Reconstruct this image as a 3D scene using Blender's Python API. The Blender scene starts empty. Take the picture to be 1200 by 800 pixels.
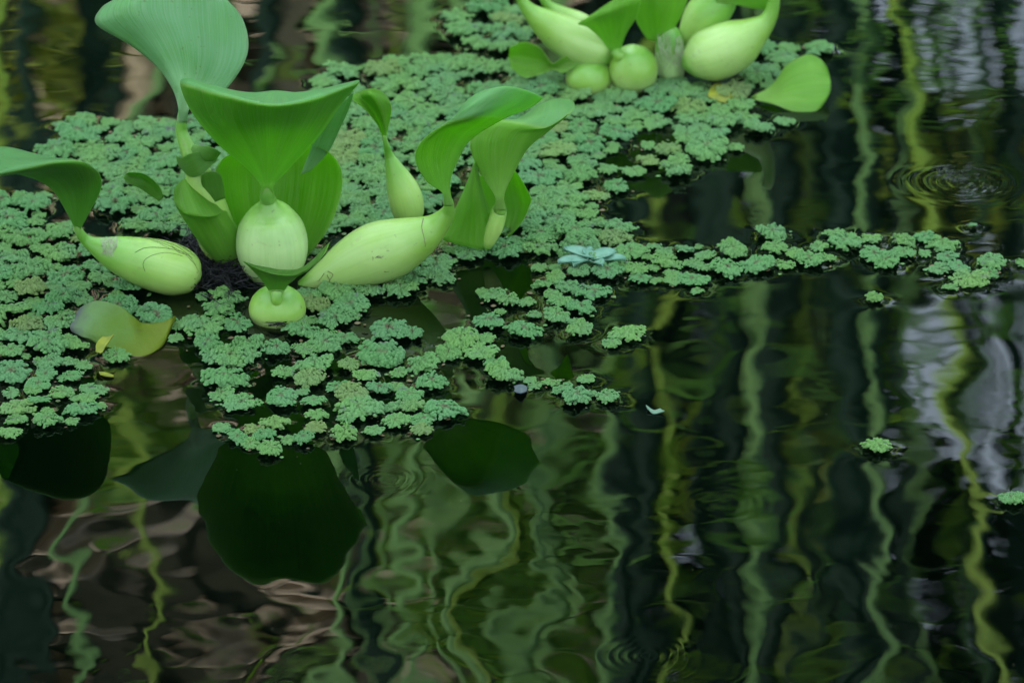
import bpy, bmesh, math, random
import numpy as np
from mathutils import Vector, Matrix, noise as mnoise

random.seed(7); rng = np.random.default_rng(7)
S = bpy.context.scene; COL = S.collection; R = math.radians

# ------------------------------------------------------------------ camera, sky, sun, exposure
PITCH, HFOV, DIST = R(25.0), R(12.4), 2.4
CAM = Vector((0.0, -DIST*math.cos(PITCH), DIST*math.sin(PITCH)))
cd = bpy.data.cameras.new('camera'); cam = bpy.data.objects.new('camera', cd); COL.objects.link(cam)
cam.location = CAM; cam.rotation_euler = (math.pi/2-PITCH, 0, 0)
cd.sensor_width = 36.0; cd.lens = 18.0/math.tan(HFOV/2); cd.clip_start = 0.05; cd.clip_end = 500
cd.dof.use_dof = True; cd.dof.focus_distance = 2.36; cd.dof.aperture_fstop = 14.5
S.camera = cam

SUN_ELEV, SUN_AZ = R(48), R(222)          # azimuth clockwise from +Y: behind the camera, to the left
w = bpy.data.worlds.new('World'); S.world = w; w.use_nodes = True
nt = w.node_tree; bgn = nt.nodes['Background']
sky = nt.nodes.new('ShaderNodeTexSky'); sky.sky_type = 'NISHITA'; sky.sun_disc = False
sky.sun_elevation = SUN_ELEV; sky.sun_rotation = SUN_AZ; sky.air_density = 1.0; sky.dust_density = 2.0
geo = nt.nodes.new('ShaderNodeTexCoord'); cn = nt.nodes.new('ShaderNodeTexNoise'); cn.inputs['Scale'].default_value = 2.2; cn.inputs['Detail'].default_value = 5
cr_ = nt.nodes.new('ShaderNodeValToRGB'); cr_.color_ramp.elements[0].position = 0.30; cr_.color_ramp.elements[1].position = 0.62
cm = nt.nodes.new('ShaderNodeMix'); cm.data_type = 'RGBA'; cm.inputs[7].default_value = (13.9, 16.9, 19.6, 1)      # broken bright cloud
nt.links.new(geo.outputs['Generated'], cn.inputs['Vector']); nt.links.new(cn.outputs[0], cr_.inputs[0]); nt.links.new(cr_.outputs[0], cm.inputs[0])
nt.links.new(sky.outputs[0], cm.inputs[6]); nt.links.new(cm.outputs[2], bgn.inputs[0]); bgn.inputs[1].default_value = 0.08
sd = Vector((math.sin(SUN_AZ)*math.cos(SUN_ELEV), math.cos(SUN_AZ)*math.cos(SUN_ELEV), math.sin(SUN_ELEV)))
sl = bpy.data.lights.new('sun', 'SUN'); sl.energy = 5.0; sl.angle = R(0.5); sl.color = (1.0, 0.97, 0.90)
so = bpy.data.objects.new('sun', sl); COL.objects.link(so); so.rotation_euler = sd.to_track_quat('Z', 'Y').to_euler()
S.view_settings.view_transform = 'Standard'; S.view_settings.look = 'None'
S.view_settings.gamma = 1.0; S.view_settings.use_curve_mapping = False
S.view_settings.exposure = 1.62
S.cycles.max_bounces = 10; S.cycles.transparent_max_bounces = 12
S.cycles.caustics_reflective = False; S.cycles.caustics_refractive = False

# ------------------------------------------------------------------ measuring the place from the photograph
FPX = 600.0/math.tan(HFOV/2)
FW = Vector((0, math.cos(PITCH), -math.sin(PITCH))); UP = Vector((0, math.sin(PITCH), math.cos(PITCH))); RT = Vector((1, 0, 0))
def ray(px, py): return FW + RT*((px-600)/FPX) + UP*((400-py)/FPX)
def on_water(px, py, z=0.0):
    d = ray(px, py); return CAM + d*((z-CAM.z)/d.z)
def at_y(px, py, y):
    d = ray(px, py); return CAM + d*((y-CAM.y)/d.y)
def yw(py): return on_water(600, py).y
def mirrored(px, py, y):                   # where a thing stands whose mirror image shows there
    p = at_y(px, py, y); return Vector((p.x, p.y, -p.z))
MM = 0.001

# ------------------------------------------------------------------ object helpers
def link(name, me, mat=None, parent=None):
    o = bpy.data.objects.new(name, me); COL.objects.link(o)
    if mat is not None and me is not None and not me.materials: me.materials.append(mat)
    if parent is not None: o.parent = parent
    return o
def tag(o, label=None, cat=None, group=None, kind=None):
    for k, v in (('label', label), ('category', cat), ('group', group), ('kind', kind)):
        if v: o[k] = v
    return o
def thing(name, loc, label, cat, group=None):
    o = bpy.data.objects.new(name, None); COL.objects.link(o); o.location = loc; o.empty_display_size = 0.02
    return tag(o, label, cat, group)
def mesh(name, vs, fs, uvs=None, smooth=True, attr=None):
    me = bpy.data.meshes.new(name); me.from_pydata([tuple(v) for v in vs], [], fs); me.update()
    if smooth: me.polygons.foreach_set('use_smooth', [True]*len(me.polygons))
    if uvs is not None:
        l = me.uv_layers.new(name='UVMap'); idx = np.empty(len(me.loops), np.int32); me.loops.foreach_get('vertex_index', idx)
        l.data.foreach_set('uv', np.asarray(uvs, np.float32)[idx].ravel())
    if attr is not None:
        a = me.attributes.new('age', 'FLOAT', 'POINT'); a.data.foreach_set('value', np.asarray(attr, np.float32))
    return me

def cr(p0, p1, p2, p3, t):
    return 0.5*((2*p1)+(-p0+p2)*t+(2*p0-5*p1+4*p2-p3)*t*t+(-p0+3*p1-3*p2+p3)*t**3)
def cr_line(P, n):                          # Catmull-Rom through rows of an array, n steps each
    P = np.asarray(P, float); Q = np.concatenate([[2*P[0]-P[1]], P, [2*P[-1]-P[-2]]])
    out = []
    for i in range(len(P)-1):
        for k in range(n): out.append(cr(Q[i], Q[i+1], Q[i+2], Q[i+3], k/n))
    out.append(P[-1]); return np.array(out)

# ------------------------------------------------------------------ node materials
class NT:
    def __init__(s, name):
        s.m = bpy.data.materials.new(name); s.m.use_nodes = True; s.t = s.m.node_tree
        s.t.nodes.clear(); s.out = s.n('ShaderNodeOutputMaterial')
    def n(s, ty, **kw):
        o = s.t.nodes.new(ty)
        for k, v in kw.items():
            if hasattr(o, k): setattr(o, k, v)
        return o
    def set(s, sock, v):
        if hasattr(v, 'is_output'): s.t.links.new(v, sock)
        else:
            if isinstance(v, tuple) and len(v) == 3 and sock.type == 'RGBA': v = (*v, 1)
            sock.default_value = v
    def math(s, op, a, b=0.0, clamp=False):
        o = s.n('ShaderNodeMath', operation=op, use_clamp=clamp); s.set(o.inputs[0], a); s.set(o.inputs[1], b); return o.outputs[0]
    def mix(s, f, a, b, mode='MIX'):
        o = s.n('ShaderNodeMix', data_type='RGBA', blend_type=mode); s.set(o.inputs[0], f); s.set(o.inputs[6], a); s.set(o.inputs[7], b); return o.outputs[2]
    def ramp(s, f, stops):
        o = s.n('ShaderNodeValToRGB'); s.set(o.inputs[0], f); e = o.color_ramp.elements
        while len(e) < len(stops): e.new(0.5)
        for el, (p, c) in zip(e, stops): el.position = p; el.color = (*c, 1) if len(c) == 3 else c
        return o.outputs[0]
    def noise(s, vec, scale, detail=3.0, rough=0.55, dist=0.0):
        o = s.n('ShaderNodeTexNoise'); s.set(o.inputs['Vector'], vec); o.inputs['Scale'].default_value = scale
        o.inputs['Detail'].default_value = detail; o.inputs['Roughness'].default_value = rough; o.inputs['Distortion'].default_value = dist
        return o.outputs[0]
    def mapping(s, vec, scale=(1, 1, 1), loc=(0, 0, 0)):
        o = s.n('ShaderNodeMapping'); s.set(o.inputs[0], vec); o.inputs['Scale'].default_value = scale; o.inputs['Location'].default_value = loc; return o.outputs[0]
    def coord(s, k='Object'): return s.n('ShaderNodeTexCoord').outputs[k]
    def rnd(s): return s.n('ShaderNodeObjectInfo').outputs['Random']
    def bump(s, h, strength=0.3, dist=0.001):
        o = s.n('ShaderNodeBump'); s.set(o.inputs['Height'], h); o.inputs['Strength'].default_value = strength; o.inputs['Distance'].default_value = dist; return o.outputs[0]
    def bsdf(s, base, rough=0.5, spec=0.5, normal=None, **kw):
        o = s.n('ShaderNodeBsdfPrincipled'); s.set(o.inputs['Base Color'], base); s.set(o.inputs['Roughness'], rough); s.set(o.inputs['Specular IOR Level'], spec)
        if normal is not None: s.set(o.inputs['Normal'], normal)
        for k, v in kw.items(): s.set(o.inputs[k], v)
        return o.outputs[0]
    def translucent(s, c, f, b, normal=None):
        t = s.n('ShaderNodeBsdfTranslucent'); s.set(t.inputs[0], c)
        if normal is not None: s.set(t.inputs[1], normal)
        m = s.n('ShaderNodeMixShader'); s.set(m.inputs[0], f); s.t.links.new(b, m.inputs[1]); s.t.links.new(t.outputs[0], m.inputs[2]); return m.outputs[0]
    def done(s, sh): s.t.links.new(sh, s.out.inputs[0]); return s.m

def leaf_mat(name, base, base2, pale, trans, tf=0.4, rough=0.33, spec=0.5, foot=0.42, fold_sheen=None):
    m = NT(name); uv = m.coord('UV'); ob = m.coord('Object')
    sep = m.n('ShaderNodeSeparateXYZ'); m.set(sep.inputs[0], uv); u, v = sep.outputs[0], sep.outputs[1]
    veins = m.noise(m.mapping(uv, (95, 1.6, 1)), 1.0, 2.0)
    fine = m.noise(m.mapping(uv, (260, 3, 1)), 1.0, 1.0)
    blot = m.noise(ob, 45.0, 4.0)
    band = m.ramp(m.noise(m.mapping(uv, (7, 0.7, 1)), 1.0, 1.0), [(0.35, (0, 0, 0)), (0.65, (1, 1, 1))])
    c = m.mix(m.ramp(blot, [(0.35, (0, 0, 0)), (0.68, (1, 1, 1))]), base, base2)
    c = m.mix(m.math('MULTIPLY', band, 0.45), c, m.mix(1.0, c, (1.45, 1.22, 1.5), 'MULTIPLY'))
    vf = m.ramp(veins, [(0.42, (0, 0, 0)), (0.62, (1, 1, 1))])
    c = m.mix(m.math('MULTIPLY', vf, 0.48), c, pale)
    c = m.mix(m.math('MULTIPLY', m.ramp(fine, [(0.45, (0, 0, 0)), (0.65, (1, 1, 1))]), 0.25), c, m.mix(1.0, c, (0.62, 0.72, 0.5), 'MULTIPLY'))
    c = m.mix(m.ramp(v, [(0.0, (1, 1, 1)), (foot*0.4, (0.4, 0.4, 0.4)), (foot, (0, 0, 0))]), c, pale)
    edge = m.math('ABSOLUTE', m.math('SUBTRACT', u, 0.5))
    c = m.mix(m.ramp(edge, [(0.468, (0, 0, 0)), (0.5, (0.9, 0.9, 0.9))]), c, pale)
    if fold_sheen:
        c = m.mix(m.ramp(v, [(0.655, (0, 0, 0)), (0.68, (1, 1, 1))]), c, m.mix(m.math('MULTIPLY', vf, 0.3), fold_sheen, pale))  # sky sheen painted as a paler colour past the fold crest
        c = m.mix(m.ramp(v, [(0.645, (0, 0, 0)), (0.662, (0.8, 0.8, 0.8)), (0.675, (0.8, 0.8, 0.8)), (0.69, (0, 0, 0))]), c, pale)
    spots = m.ramp(m.noise(ob, 420.0, 1.0), [(0.72, (0, 0, 0)), (0.76, (0.5, 0.5, 0.5))])
    c = m.mix(spots, c, (0.10, 0.09, 0.03))
    h = m.math('ADD', veins, m.math('MULTIPLY', fine, 0.4))
    nrm = m.bump(h, 0.5, 0.0007)
    r = m.ramp(blot, [(0.3, (rough-0.06,)*3), (0.7, (rough+0.10,)*3)])
    b = m.bsdf(c, r, spec, nrm)
    tc = m.mix(m.math('MULTIPLY', vf, 0.25), m.mix(m.math('MULTIPLY', band, 0.5), m.mix(1.0, trans, (0.75, 0.8, 0.8), 'MULTIPLY'), trans), pale)
    return m.done(m.translucent(tc, tf, b, nrm))

def bulb_mat(name, low, high, tint):
    m = NT(name); uv = m.coord('UV'); ob = m.coord('Object')
    sep = m.n('ShaderNodeSeparateXYZ'); m.set(sep.inputs[0], uv)
    v = sep.outputs[1]
    n1 = m.noise(m.mapping(uv, (60, 2.2, 1)), 1.0, 2.0); n2 = m.noise(ob, 60.0, 4.0)
    c = m.ramp(m.math('ADD', v, m.math('MULTIPLY', m.math('SUBTRACT', n2, 0.5), 0.25)), [(0.0, (0.28, 0.48, 0.12)), (0.16, tint), (0.42, low), (0.62, high), (0.86, high), (1.0, tint)])
    c = m.mix(m.math('MULTIPLY', m.ramp(n1, [(0.45, (0, 0, 0)), (0.65, (1, 1, 1))]), 0.14), c, tint)
    sp = m.ramp(m.noise(ob, 330.0, 2.0), [(0.68, (0, 0, 0)), (0.75, (0.55, 0.55, 0.55))])
    c = m.mix(sp, c, (0.12, 0.13, 0.04))
    sc = m.ramp(m.noise(m.mapping(ob, (1, 1, 1.6)), 75.0, 6.0, 0.7), [(0.60, (0, 0, 0)), (0.72, (0.4, 0.4, 0.4))])
    c = m.mix(sc, c, (0.20, 0.20, 0.07))
    nrm = m.bump(m.math('ADD', m.math('MULTIPLY', n1, 0.35), m.noise(ob, 700.0, 2.0)), 0.10, 0.0004)
    b = m.bsdf(c, 0.34, 0.5, nrm, **{'Subsurface Weight': 0.35, 'Subsurface Radius': (0.004, 0.006, 0.002), 'Subsurface Scale': 1.0})
    return m.done(b)

M = {}
M['leaf'] = leaf_mat('hyacinth_leaf', (0.10, 0.30, 0.012), (0.16, 0.38, 0.028), (0.34, 0.54, 0.13), (0.38, 0.80, 0.01), 0.6, 0.36, 0.32)
M['leaf_young'] = leaf_mat('hyacinth_leaf_small', (0.12, 0.35, 0.015), (0.19, 0.43, 0.035), (0.36, 0.56, 0.14), (0.40, 0.80, 0.02), 0.55, 0.36, 0.35)
M['leaf_fold'] = leaf_mat('hyacinth_leaf_folded', (0.095, 0.31, 0.006), (0.15, 0.39, 0.016), (0.32, 0.54, 0.12), (0.36, 0.80, 0.01), 0.58, 0.36, 0.32, fold_sheen=(0.20, 0.44, 0.18))
M['leaf_dark_fold'] = leaf_mat('hyacinth_leaf_dark_folded', (0.055, 0.20, 0.012), (0.09, 0.27, 0.02), (0.22, 0.44, 0.09), (0.22, 0.58, 0.012), 0.55, 0.36, 0.32, fold_sheen=(0.16, 0.40, 0.14))
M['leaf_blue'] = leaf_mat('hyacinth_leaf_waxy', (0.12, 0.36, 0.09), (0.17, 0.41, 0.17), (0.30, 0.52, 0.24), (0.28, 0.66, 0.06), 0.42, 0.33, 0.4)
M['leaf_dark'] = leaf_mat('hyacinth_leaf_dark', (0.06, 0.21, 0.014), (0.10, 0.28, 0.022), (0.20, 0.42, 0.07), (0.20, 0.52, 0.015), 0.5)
M['leaf_bright'] = leaf_mat('hyacinth_leaf_young', (0.12, 0.35, 0.012), (0.18, 0.43, 0.03), (0.36, 0.57, 0.13), (0.42, 0.82, 0.015), 0.58, 0.36, 0.35, fold_sheen=(0.18, 0.40, 0.14))
M['bulb'] = bulb_mat('hyacinth_bulb', (0.20, 0.40, 0.06), (0.35, 0.53, 0.12), (0.12, 0.32, 0.03))
M['bulb_pale'] = bulb_mat('hyacinth_bulb_pale', (0.24, 0.44, 0.09), (0.44, 0.61, 0.24), (0.12, 0.33, 0.04))
M['bulb_yellow'] = bulb_mat('hyacinth_bulb_yellow', (0.22, 0.39, 0.055), (0.36, 0.52, 0.15), (0.14, 0.33, 0.035))

m = NT('decayed_leaf'); ob = m.coord('Object'); uv = m.coord('UV'); sep = m.n('ShaderNodeSeparateXYZ'); m.set(sep.inputs[0], uv)
f = m.math('ADD', sep.outputs[1], m.math('MULTIPLY', m.math('SUBTRACT', m.noise(ob, 55.0, 5.0), 0.5), 0.55))
c = m.ramp(f, [(0.05, (0.14, 0.18, 0.008)), (0.40, (0.11, 0.165, 0.006)), (0.58, (0.10, 0.19, 0.02)), (0.82, (0.14, 0.25, 0.08)), (1.0, (0.12, 0.14, 0.12))])
c = m.mix(m.ramp(m.noise(ob, 160.0, 4.0), [(0.60, (0, 0, 0)), (0.75, (0.5, 0.5, 0.5))]), c, (0.05, 0.05, 0.02))
nb = m.bump(m.noise(ob, 300.0, 4.0), 0.4, 0.001)
M['decay'] = m.done(m.translucent((0.25, 0.3, 0.02), 0.25, m.bsdf(c, 0.55, 0.25, nb), nb))

m = NT('floating_fern'); ob = m.coord('Object'); r = m.rnd(); at = m.n('ShaderNodeAttribute', attribute_name='age').outputs['Fac']
loc = m.n('ShaderNodeNewGeometry').outputs['Position']
n1 = m.noise(loc, 38.0, 3.0); n2 = m.noise(loc, 420.0, 2.0)
young = m.mix(r, (0.09, 0.24, 0.075), (0.14, 0.28, 0.065))
young = m.mix(m.ramp(n1, [(0.42, (0, 0, 0)), (0.62, (0.6, 0.6, 0.6))]), young, (0.11, 0.24, 0.10))
f = m.math('ADD', at, m.math('MULTIPLY', m.math('SUBTRACT', n2, 0.5), 0.5))
f = m.math('ADD', f, m.math('MULTIPLY', m.math('SUBTRACT', r, 0.5), 0.18))
c = m.ramp(f, [(0.10, (0.16, 0.10, 0.045)), (0.24, (0.15, 0.19, 0.06)), (0.42, (0.5, 0.5, 0.5))])
k = m.ramp(f, [(0.02, (0, 0, 0)), (0.30, (1, 1, 1))])
c = m.mix(k, m.ramp(f, [(0.08, (0.10, 0.09, 0.045)), (0.3, (0.13, 0.19, 0.06))]), young)
c = m.mix(m.ramp(m.noise(loc, 130.0, 2.0), [(0.66, (0, 0, 0)), (0.74, (0.65, 0.65, 0.65))]), c, (0.12, 0.11, 0.12))
c = m.mix(m.ramp(r, [(0.90, (0, 0, 0)), (0.97, (0.55, 0.55, 0.55))]), c, (0.17, 0.20, 0.06))
c = m.mix(m.ramp(m.noise(loc, 900.0, 2.0), [(0.60, (0, 0, 0)), (0.75, (0.45, 0.45, 0.45))]), c, (0.05, 0.11, 0.045))
nb = m.bump(m.noise(loc, 2200.0, 2.0), 0.5, 0.0003)
M['fern'] = m.done(m.translucent((0.12, 0.34, 0.08), 0.18, m.bsdf(c, 0.62, 0.25, nb), nb))
def plain(name, a, b, scale=30.0, rough=0.6, spec=0.3, bump=0.3, bd=0.002, tr=None, tf=0.3, stretch=(1, 1, 1)):
    m = NT(name); ob = m.mapping(m.coord('Object'), stretch); n = m.noise(ob, scale, 5.0)
    c = m.mix(m.ramp(n, [(0.33, (0, 0, 0)), (0.67, (1, 1, 1))]), a, b); nb = m.bump(n, bump, bd); s = m.bsdf(c, rough, spec, nb)
    if tr: s = m.translucent(tr, tf, s, nb)
    return m.done(s)
M['lettuce'] = plain('pale_seedling', (0.15, 0.33, 0.22), (0.22, 0.40, 0.28), 200.0, 0.6, 0.3, 0.3, 0.0004, (0.2, 0.4, 0.2), 0.2)
M['root'] = plain('root_hair', (0.006, 0.006, 0.008), (0.022, 0.02, 0.02), 200, 0.6)
M['scar'] = plain('fibre', (0.36, 0.46, 0.26), (0.28, 0.30, 0.16), 300, 0.7)
M['yellow'] = plain('yellow_scrap', (0.34, 0.36, 0.03), (0.20, 0.24, 0.03), 120, 0.5, 0.4, 0.2, 0.0005, (0.5, 0.45, 0.03), 0.3)
M['purple'] = plain('purple_scrap', (0.05, 0.07, 0.08), (0.09, 0.11, 0.10), 260, 0.6)
M['white'] = plain('pale_scrap', (0.16, 0.26, 0.18), (0.10, 0.18, 0.11), 260, 0.5)
M['litter'] = plain('plant_litter', (0.07, 0.055, 0.02), (0.16, 0.13, 0.06), 160, 0.7)
M['mud'] = plain('mud', (0.004, 0.007, 0.004), (0.007, 0.011, 0.006), 6, 0.8, 0.2, 0.5, 0.02)
M['soil'] = plain('soil', (0.008, 0.014, 0.007), (0.03, 0.032, 0.015), 5, 0.85, 0.2, 0.6, 0.03)
M['rock'] = plain('rock', (0.36, 0.29, 0.20), (0.70, 0.58, 0.44), 7, 0.8, 0.25, 0.6, 0.03)
M['rock_dark'] = plain('rock_dark', (0.03, 0.03, 0.02), (0.12, 0.10, 0.065), 9, 0.8, 0.25, 0.6, 0.03)
M['cane_pale'] = plain('cane_pale', (0.19, 0.45, 0.12), (0.30, 0.58, 0.18), 9, 0.35, 0.5, 0.1, 0.002, None, 0, (1, 1, 0.2))
M['cane_lime'] = plain('cane_lime', (0.26, 0.52, 0.04), (0.40, 0.60, 0.07), 9, 0.35, 0.5, 0.1, 0.002, None, 0, (1, 1, 0.2))
M['cane_tan'] = plain('cane_dry', (0.52, 0.43, 0.26), (0.74, 0.62, 0.42), 7, 0.6, 0.3, 0.3, 0.004, None, 0, (1, 1, 0.4))
M['cane_shaded'] = plain('cane_shaded', (0.006, 0.028, 0.018), (0.014, 0.05, 0.03), 9, 0.6, 0.15, 0.1, 0.002, None, 0, (1, 1, 0.2))  # shade of the grove put into the cane colour
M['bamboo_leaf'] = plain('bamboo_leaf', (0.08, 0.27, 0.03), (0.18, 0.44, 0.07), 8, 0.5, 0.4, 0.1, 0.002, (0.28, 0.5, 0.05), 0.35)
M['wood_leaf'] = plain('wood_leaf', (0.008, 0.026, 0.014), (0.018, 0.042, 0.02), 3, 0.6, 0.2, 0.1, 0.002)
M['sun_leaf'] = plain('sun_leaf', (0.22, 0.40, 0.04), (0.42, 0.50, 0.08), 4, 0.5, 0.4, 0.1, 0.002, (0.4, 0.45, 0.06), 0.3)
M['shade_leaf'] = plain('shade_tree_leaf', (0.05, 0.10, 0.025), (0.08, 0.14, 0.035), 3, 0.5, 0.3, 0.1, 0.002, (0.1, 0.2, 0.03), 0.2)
M['bark'] = plain('bark', (0.10, 0.075, 0.05), (0.20, 0.15, 0.10), 14, 0.85, 0.2, 0.7, 0.02, None, 0, (1, 1, 0.25))

m = NT('water'); fr = m.n('ShaderNodeFresnel'); fr.inputs[0].default_value = 1.34
gl = m.n('ShaderNodeBsdfGlossy'); gl.inputs['Roughness'].default_value = 0.0; gl.inputs[0].default_value = (1, 1, 1, 1)
tr = m.n('ShaderNodeBsdfTransparent'); tr.inputs[0].default_value = (0.16, 0.26, 0.19, 1)
mx = m.n('ShaderNodeMixShader'); m.t.links.new(fr.outputs[0], mx.inputs[0]); m.t.links.new(tr.outputs[0], mx.inputs[1]); m.t.links.new(gl.outputs[0], mx.inputs[2])
M['water'] = m.done(mx.outputs[0])

# ------------------------------------------------------------------ floating ferns: where each rosette lies
HAND = """239,389,25 207,399,10 245,406,18 269,425,26 249,422,18 264,450,28 260,465,15 284,475,22 279,386,18 290,407,20 324,413,17 296,420,12
332,440,15 380,407,21 404,399,15 356,414,14 368,434,22 363,449,19 396,457,15 411,466,20 329,471,20 353,462,9 367,474,14 371,490,13 323,500,17
260,504,11 299,507,13 278,516,13 311,516,15 293,523,12 317,530,15 338,519,10 356,518,13 371,506,13 404,512,17 422,485,26 407,493,13
438,508,12 461,482,14 464,497,17 494,507,13 495,495,17 485,482,15 521,486,23 509,483,12 479,467,18 465,456,11 444,458,14 429,444,18 410,431,14
446,422,28 455,393,27 467,440,11 495,429,20 506,452,19 482,395,14 539,404,23 525,417,16
564,344,8 577,350,17 597,356,15 616,357,11 585,367,7 627,372,9 615,392,21 572,382,18 570,399,12 540,395,17 526,416,15 562,417,21 580,430,17
589,442,23 622,449,8 627,455,8 644,451,10 659,459,13 685,447,11 675,470,17 690,465,9 712,470,14 735,395,21 716,405,12 637,336,13 655,357,14
647,349,12 665,340,15 697,346,19 680,365,18 652,374,17 679,391,16 675,380,10 746,296,14 765,291,8 778,298,11 801,295,13 818,291,6
826,302,12 782,312,17 813,312,11 859,298,18 851,319,20 826,316,10 889,313,21 788,323,10 788,332,11 813,332,18 769,332,8 817,344,8 750,330,14
903,277,17 909,294,17 932,300,13 920,313,11 949,309,18 960,292,12 970,305,10 980,277,12 991,288,19 1021,282,13 1024,302,16 1039,311,16
1060,286,14 1060,300,14 1085,281,14 1104,290,18 1085,300,9 1110,304,13 1123,317,13 1100,319,12 1137,331,20 1162,311,16 1158,323,13 1114,339,9
1198,311,8 1103,313,8 13,442,24 55,411,24 13,416,15 31,419,6 90,409,14 58,431,18 48,427,10 82,428,13 99,432,11 83,445,14
55,443,14 45,454,14 36,460,10 12,464,11 73,464,14 103,458,11 118,460,10 90,469,8 103,469,12 45,473,14 97,484,20 120,477,7 20,482,20 55,485,9
55,497,16 84,497,9 21,497,13 9,510,14 136,422,15 794,203,20 722,223,16 743,205,13 829,179,29 863,176,10 919,145,12 889,154,18 844,157,13
803,163,19 760,173,10 760,193,14 712,202,12 784,180,14 796,190,14 883,139,7 724,271,20 721,283,18 739,298,18 673,278,25 661,239,25 697,232,14
688,256,14 676,322,14 712,323,20 652,330,14 649,317,9 632,317,10
90,160,24 117,153,10 140,166,17 175,152,20 200,158,20 222,150,18 65,182,22 118,186,20 122,200,16 150,185,15 168,184,10 190,197,24 162,193,12 28,235,14 40,245,20
12,262,22 52,232,10 22,285,20 130,232,16 150,228,12 180,240,14 180,258,18 60,284,18 42,274,9 95,284,12"""
HAND = [tuple(map(float, t.split(','))) for t in HAND.split()]
LONE = {'right': (1028, 527, 18), 'edge': (1186, 588, 15), 'small': (1025, 353, 11), 'speck': (1140, 267, 6)}
def inside(p, poly):
    x, y = p; c = False; j = len(poly)-1
    for i in range(len(poly)):
        if (poly[i][1] > y) != (poly[j][1] > y) and x < (poly[j][0]-poly[i][0])*(y-poly[i][1])/(poly[j][1]-poly[i][1])+poly[i][0]: c = not c
        j = i
    return c
FILL = [[(70, 145), (205, 145), (270, 170), (268, 300), (235, 290), (120, 262), (100, 232), (60, 190)], [(-30, 265), (60, 262), (110, 290), (130, 330), (190, 350), (270, 350), (280, 385), (215, 392), (90, 355), (75, 385), (95, 405), (-30, 412)],
        [(-30, 232), (20, 228), (40, 250), (60, 262), (-30, 280)],
        [(372, 100), (378, 88), (430, 78), (520, 70), (585, 78), (560, 100), (480, 110)],
        [(535, 45), (525, 25), (560, 8), (615, 10), (625, 40), (600, 60), (560, 62)],
        [(372, 112), (480, 108), (560, 88), (600, 80), (680, 105), (740, 115), (800, 95), (850, 120), (880, 130), (870, 160), (760, 150), (700, 190), (680, 240), (640, 245), (620, 200), (540, 190), (500, 250), (440, 270), (380, 300), (330, 305), (350, 230), (390, 190)],
        [(640, 110), (770, 110), (840, 105), (880, 120), (850, 150), (740, 160), (690, 150)],
        [(600, 245), (700, 240), (715, 265), (690, 300), (640, 300), (560, 305), (500, 320), (480, 308), (540, 290)],
        [(880, 60), (965, 58), (930, 100), (870, 110)], [(690, 300), (765, 285), (770, 320), (700, 325), (660, 330)],
        [(360, 345), (440, 335), (500, 310), (520, 330), (440, 350), (425, 375), (370, 400), (340, 395), (360, 375)]]
GAPS = [[(48, 248), (84, 244), (86, 264), (60, 268)], [(98, 245), (155, 247), (155, 272), (102, 270)], [(72, 297), (118, 297), (118, 314), (80, 314)],
        [(390, 90), (440, 92), (450, 102), (385, 106)], [(530, 190), (545, 190), (545, 215), (530, 215)], [(380, 268), (440, 262), (430, 290), (370, 300)],
        [(560, 88), (590, 84), (600, 96), (540, 108), (500, 108)], [(745, 150), (780, 148), (775, 178), (715, 180)],
        [(140, 345), (230, 345), (262, 372), (200, 380)], [(655, 42), (760, 42), (760, 100), (660, 105)]]
ros = []                                   # (x, y, radius in metres, px, py, halfwidth)
def add_ros(px, py, hw):
    p = on_water(px, py); r = hw*(p-CAM).length/FPX
    ros.append((p.x, p.y, r, px, py, hw))
for px, py, hw in HAND: add_ros(px+random.uniform(-1, 1), py+random.uniform(-.6, .6), hw*random.uniform(0.98, 1.06))
n_hand = len(ros)
for poly in FILL:
    x0, x1 = min(p[0] for p in poly), max(p[0] for p in poly); y0, y1 = min(p[1] for p in poly), max(p[1] for p in poly)
    for hwr in ((19, 25), (14, 19), (10, 14), (7, 10)):
        for _ in range(int((x1-x0)*(y1-y0)/26)):
            px, py = random.uniform(x0, x1), random.uniform(y0, y1)
            if not inside((px, py), poly) or any(inside((px, py), g) for g in GAPS): continue
            if mnoise.noise((px*0.022, py*0.05, 3.1)) < -0.27: continue
            hw = random.uniform(*hwr)*(1.0 if py > 150 else 0.9)
            p = on_water(px, py); r = hw*(p-CAM).length/FPX
            if all((p.x-q[0])**2+(p.y-q[1])**2 > (0.83*(r+q[2]))**2 for q in ros): ros.append((p.x, p.y, r, px, py, hw))

# ------------------------------------------------------------------ water: one rippled sheet
def axis(lo, hi, step, far, grow):
    a = list(np.arange(lo, hi, step)); s = step
    while a[-1] < far: s *= grow; a.append(a[-1]+s)
    b = []; s = step; v = lo
    while v > -far: s *= grow; v -= s; b.append(v)
    return np.array(b[::-1]+a)
xs = axis(-0.33, 0.33, 0.0014, 14.0, 1.05); ys = axis(-0.40, 0.53, 0.0014, 14.0, 1.05)
ys = ys[ys < 3.4]
X, Y = np.meshgrid(xs, ys)
dx = np.gradient(xs)[None, :]; dy = np.gradient(ys)[:, None]; cell = np.maximum(dx, dy)
H = np.zeros_like(X)
def smooth(e0, e1, v):
    t = np.clip((v-e0)/(e1-e0), 0, 1); return t*t*(3-2*t)
density = np.zeros_like(X)
for x, y, r, *_ in ros[::3]:
    i0, i1 = np.searchsorted(xs, (x-0.11, x+0.11)); j0, j1 = np.searchsorted(ys, (y-0.11, y+0.11))
    density[j0:j1, i0:i1] += np.exp(-((X[j0:j1, i0:i1]-x)**2+(Y[j0:j1, i0:i1]-y)**2)/0.045**2)
calm = 1.0-0.45*smooth(0.6, 3.0, density)
lowleft = np.exp(-(((X+0.10)/0.20)**2+((Y+0.26)/0.13)**2))
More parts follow.
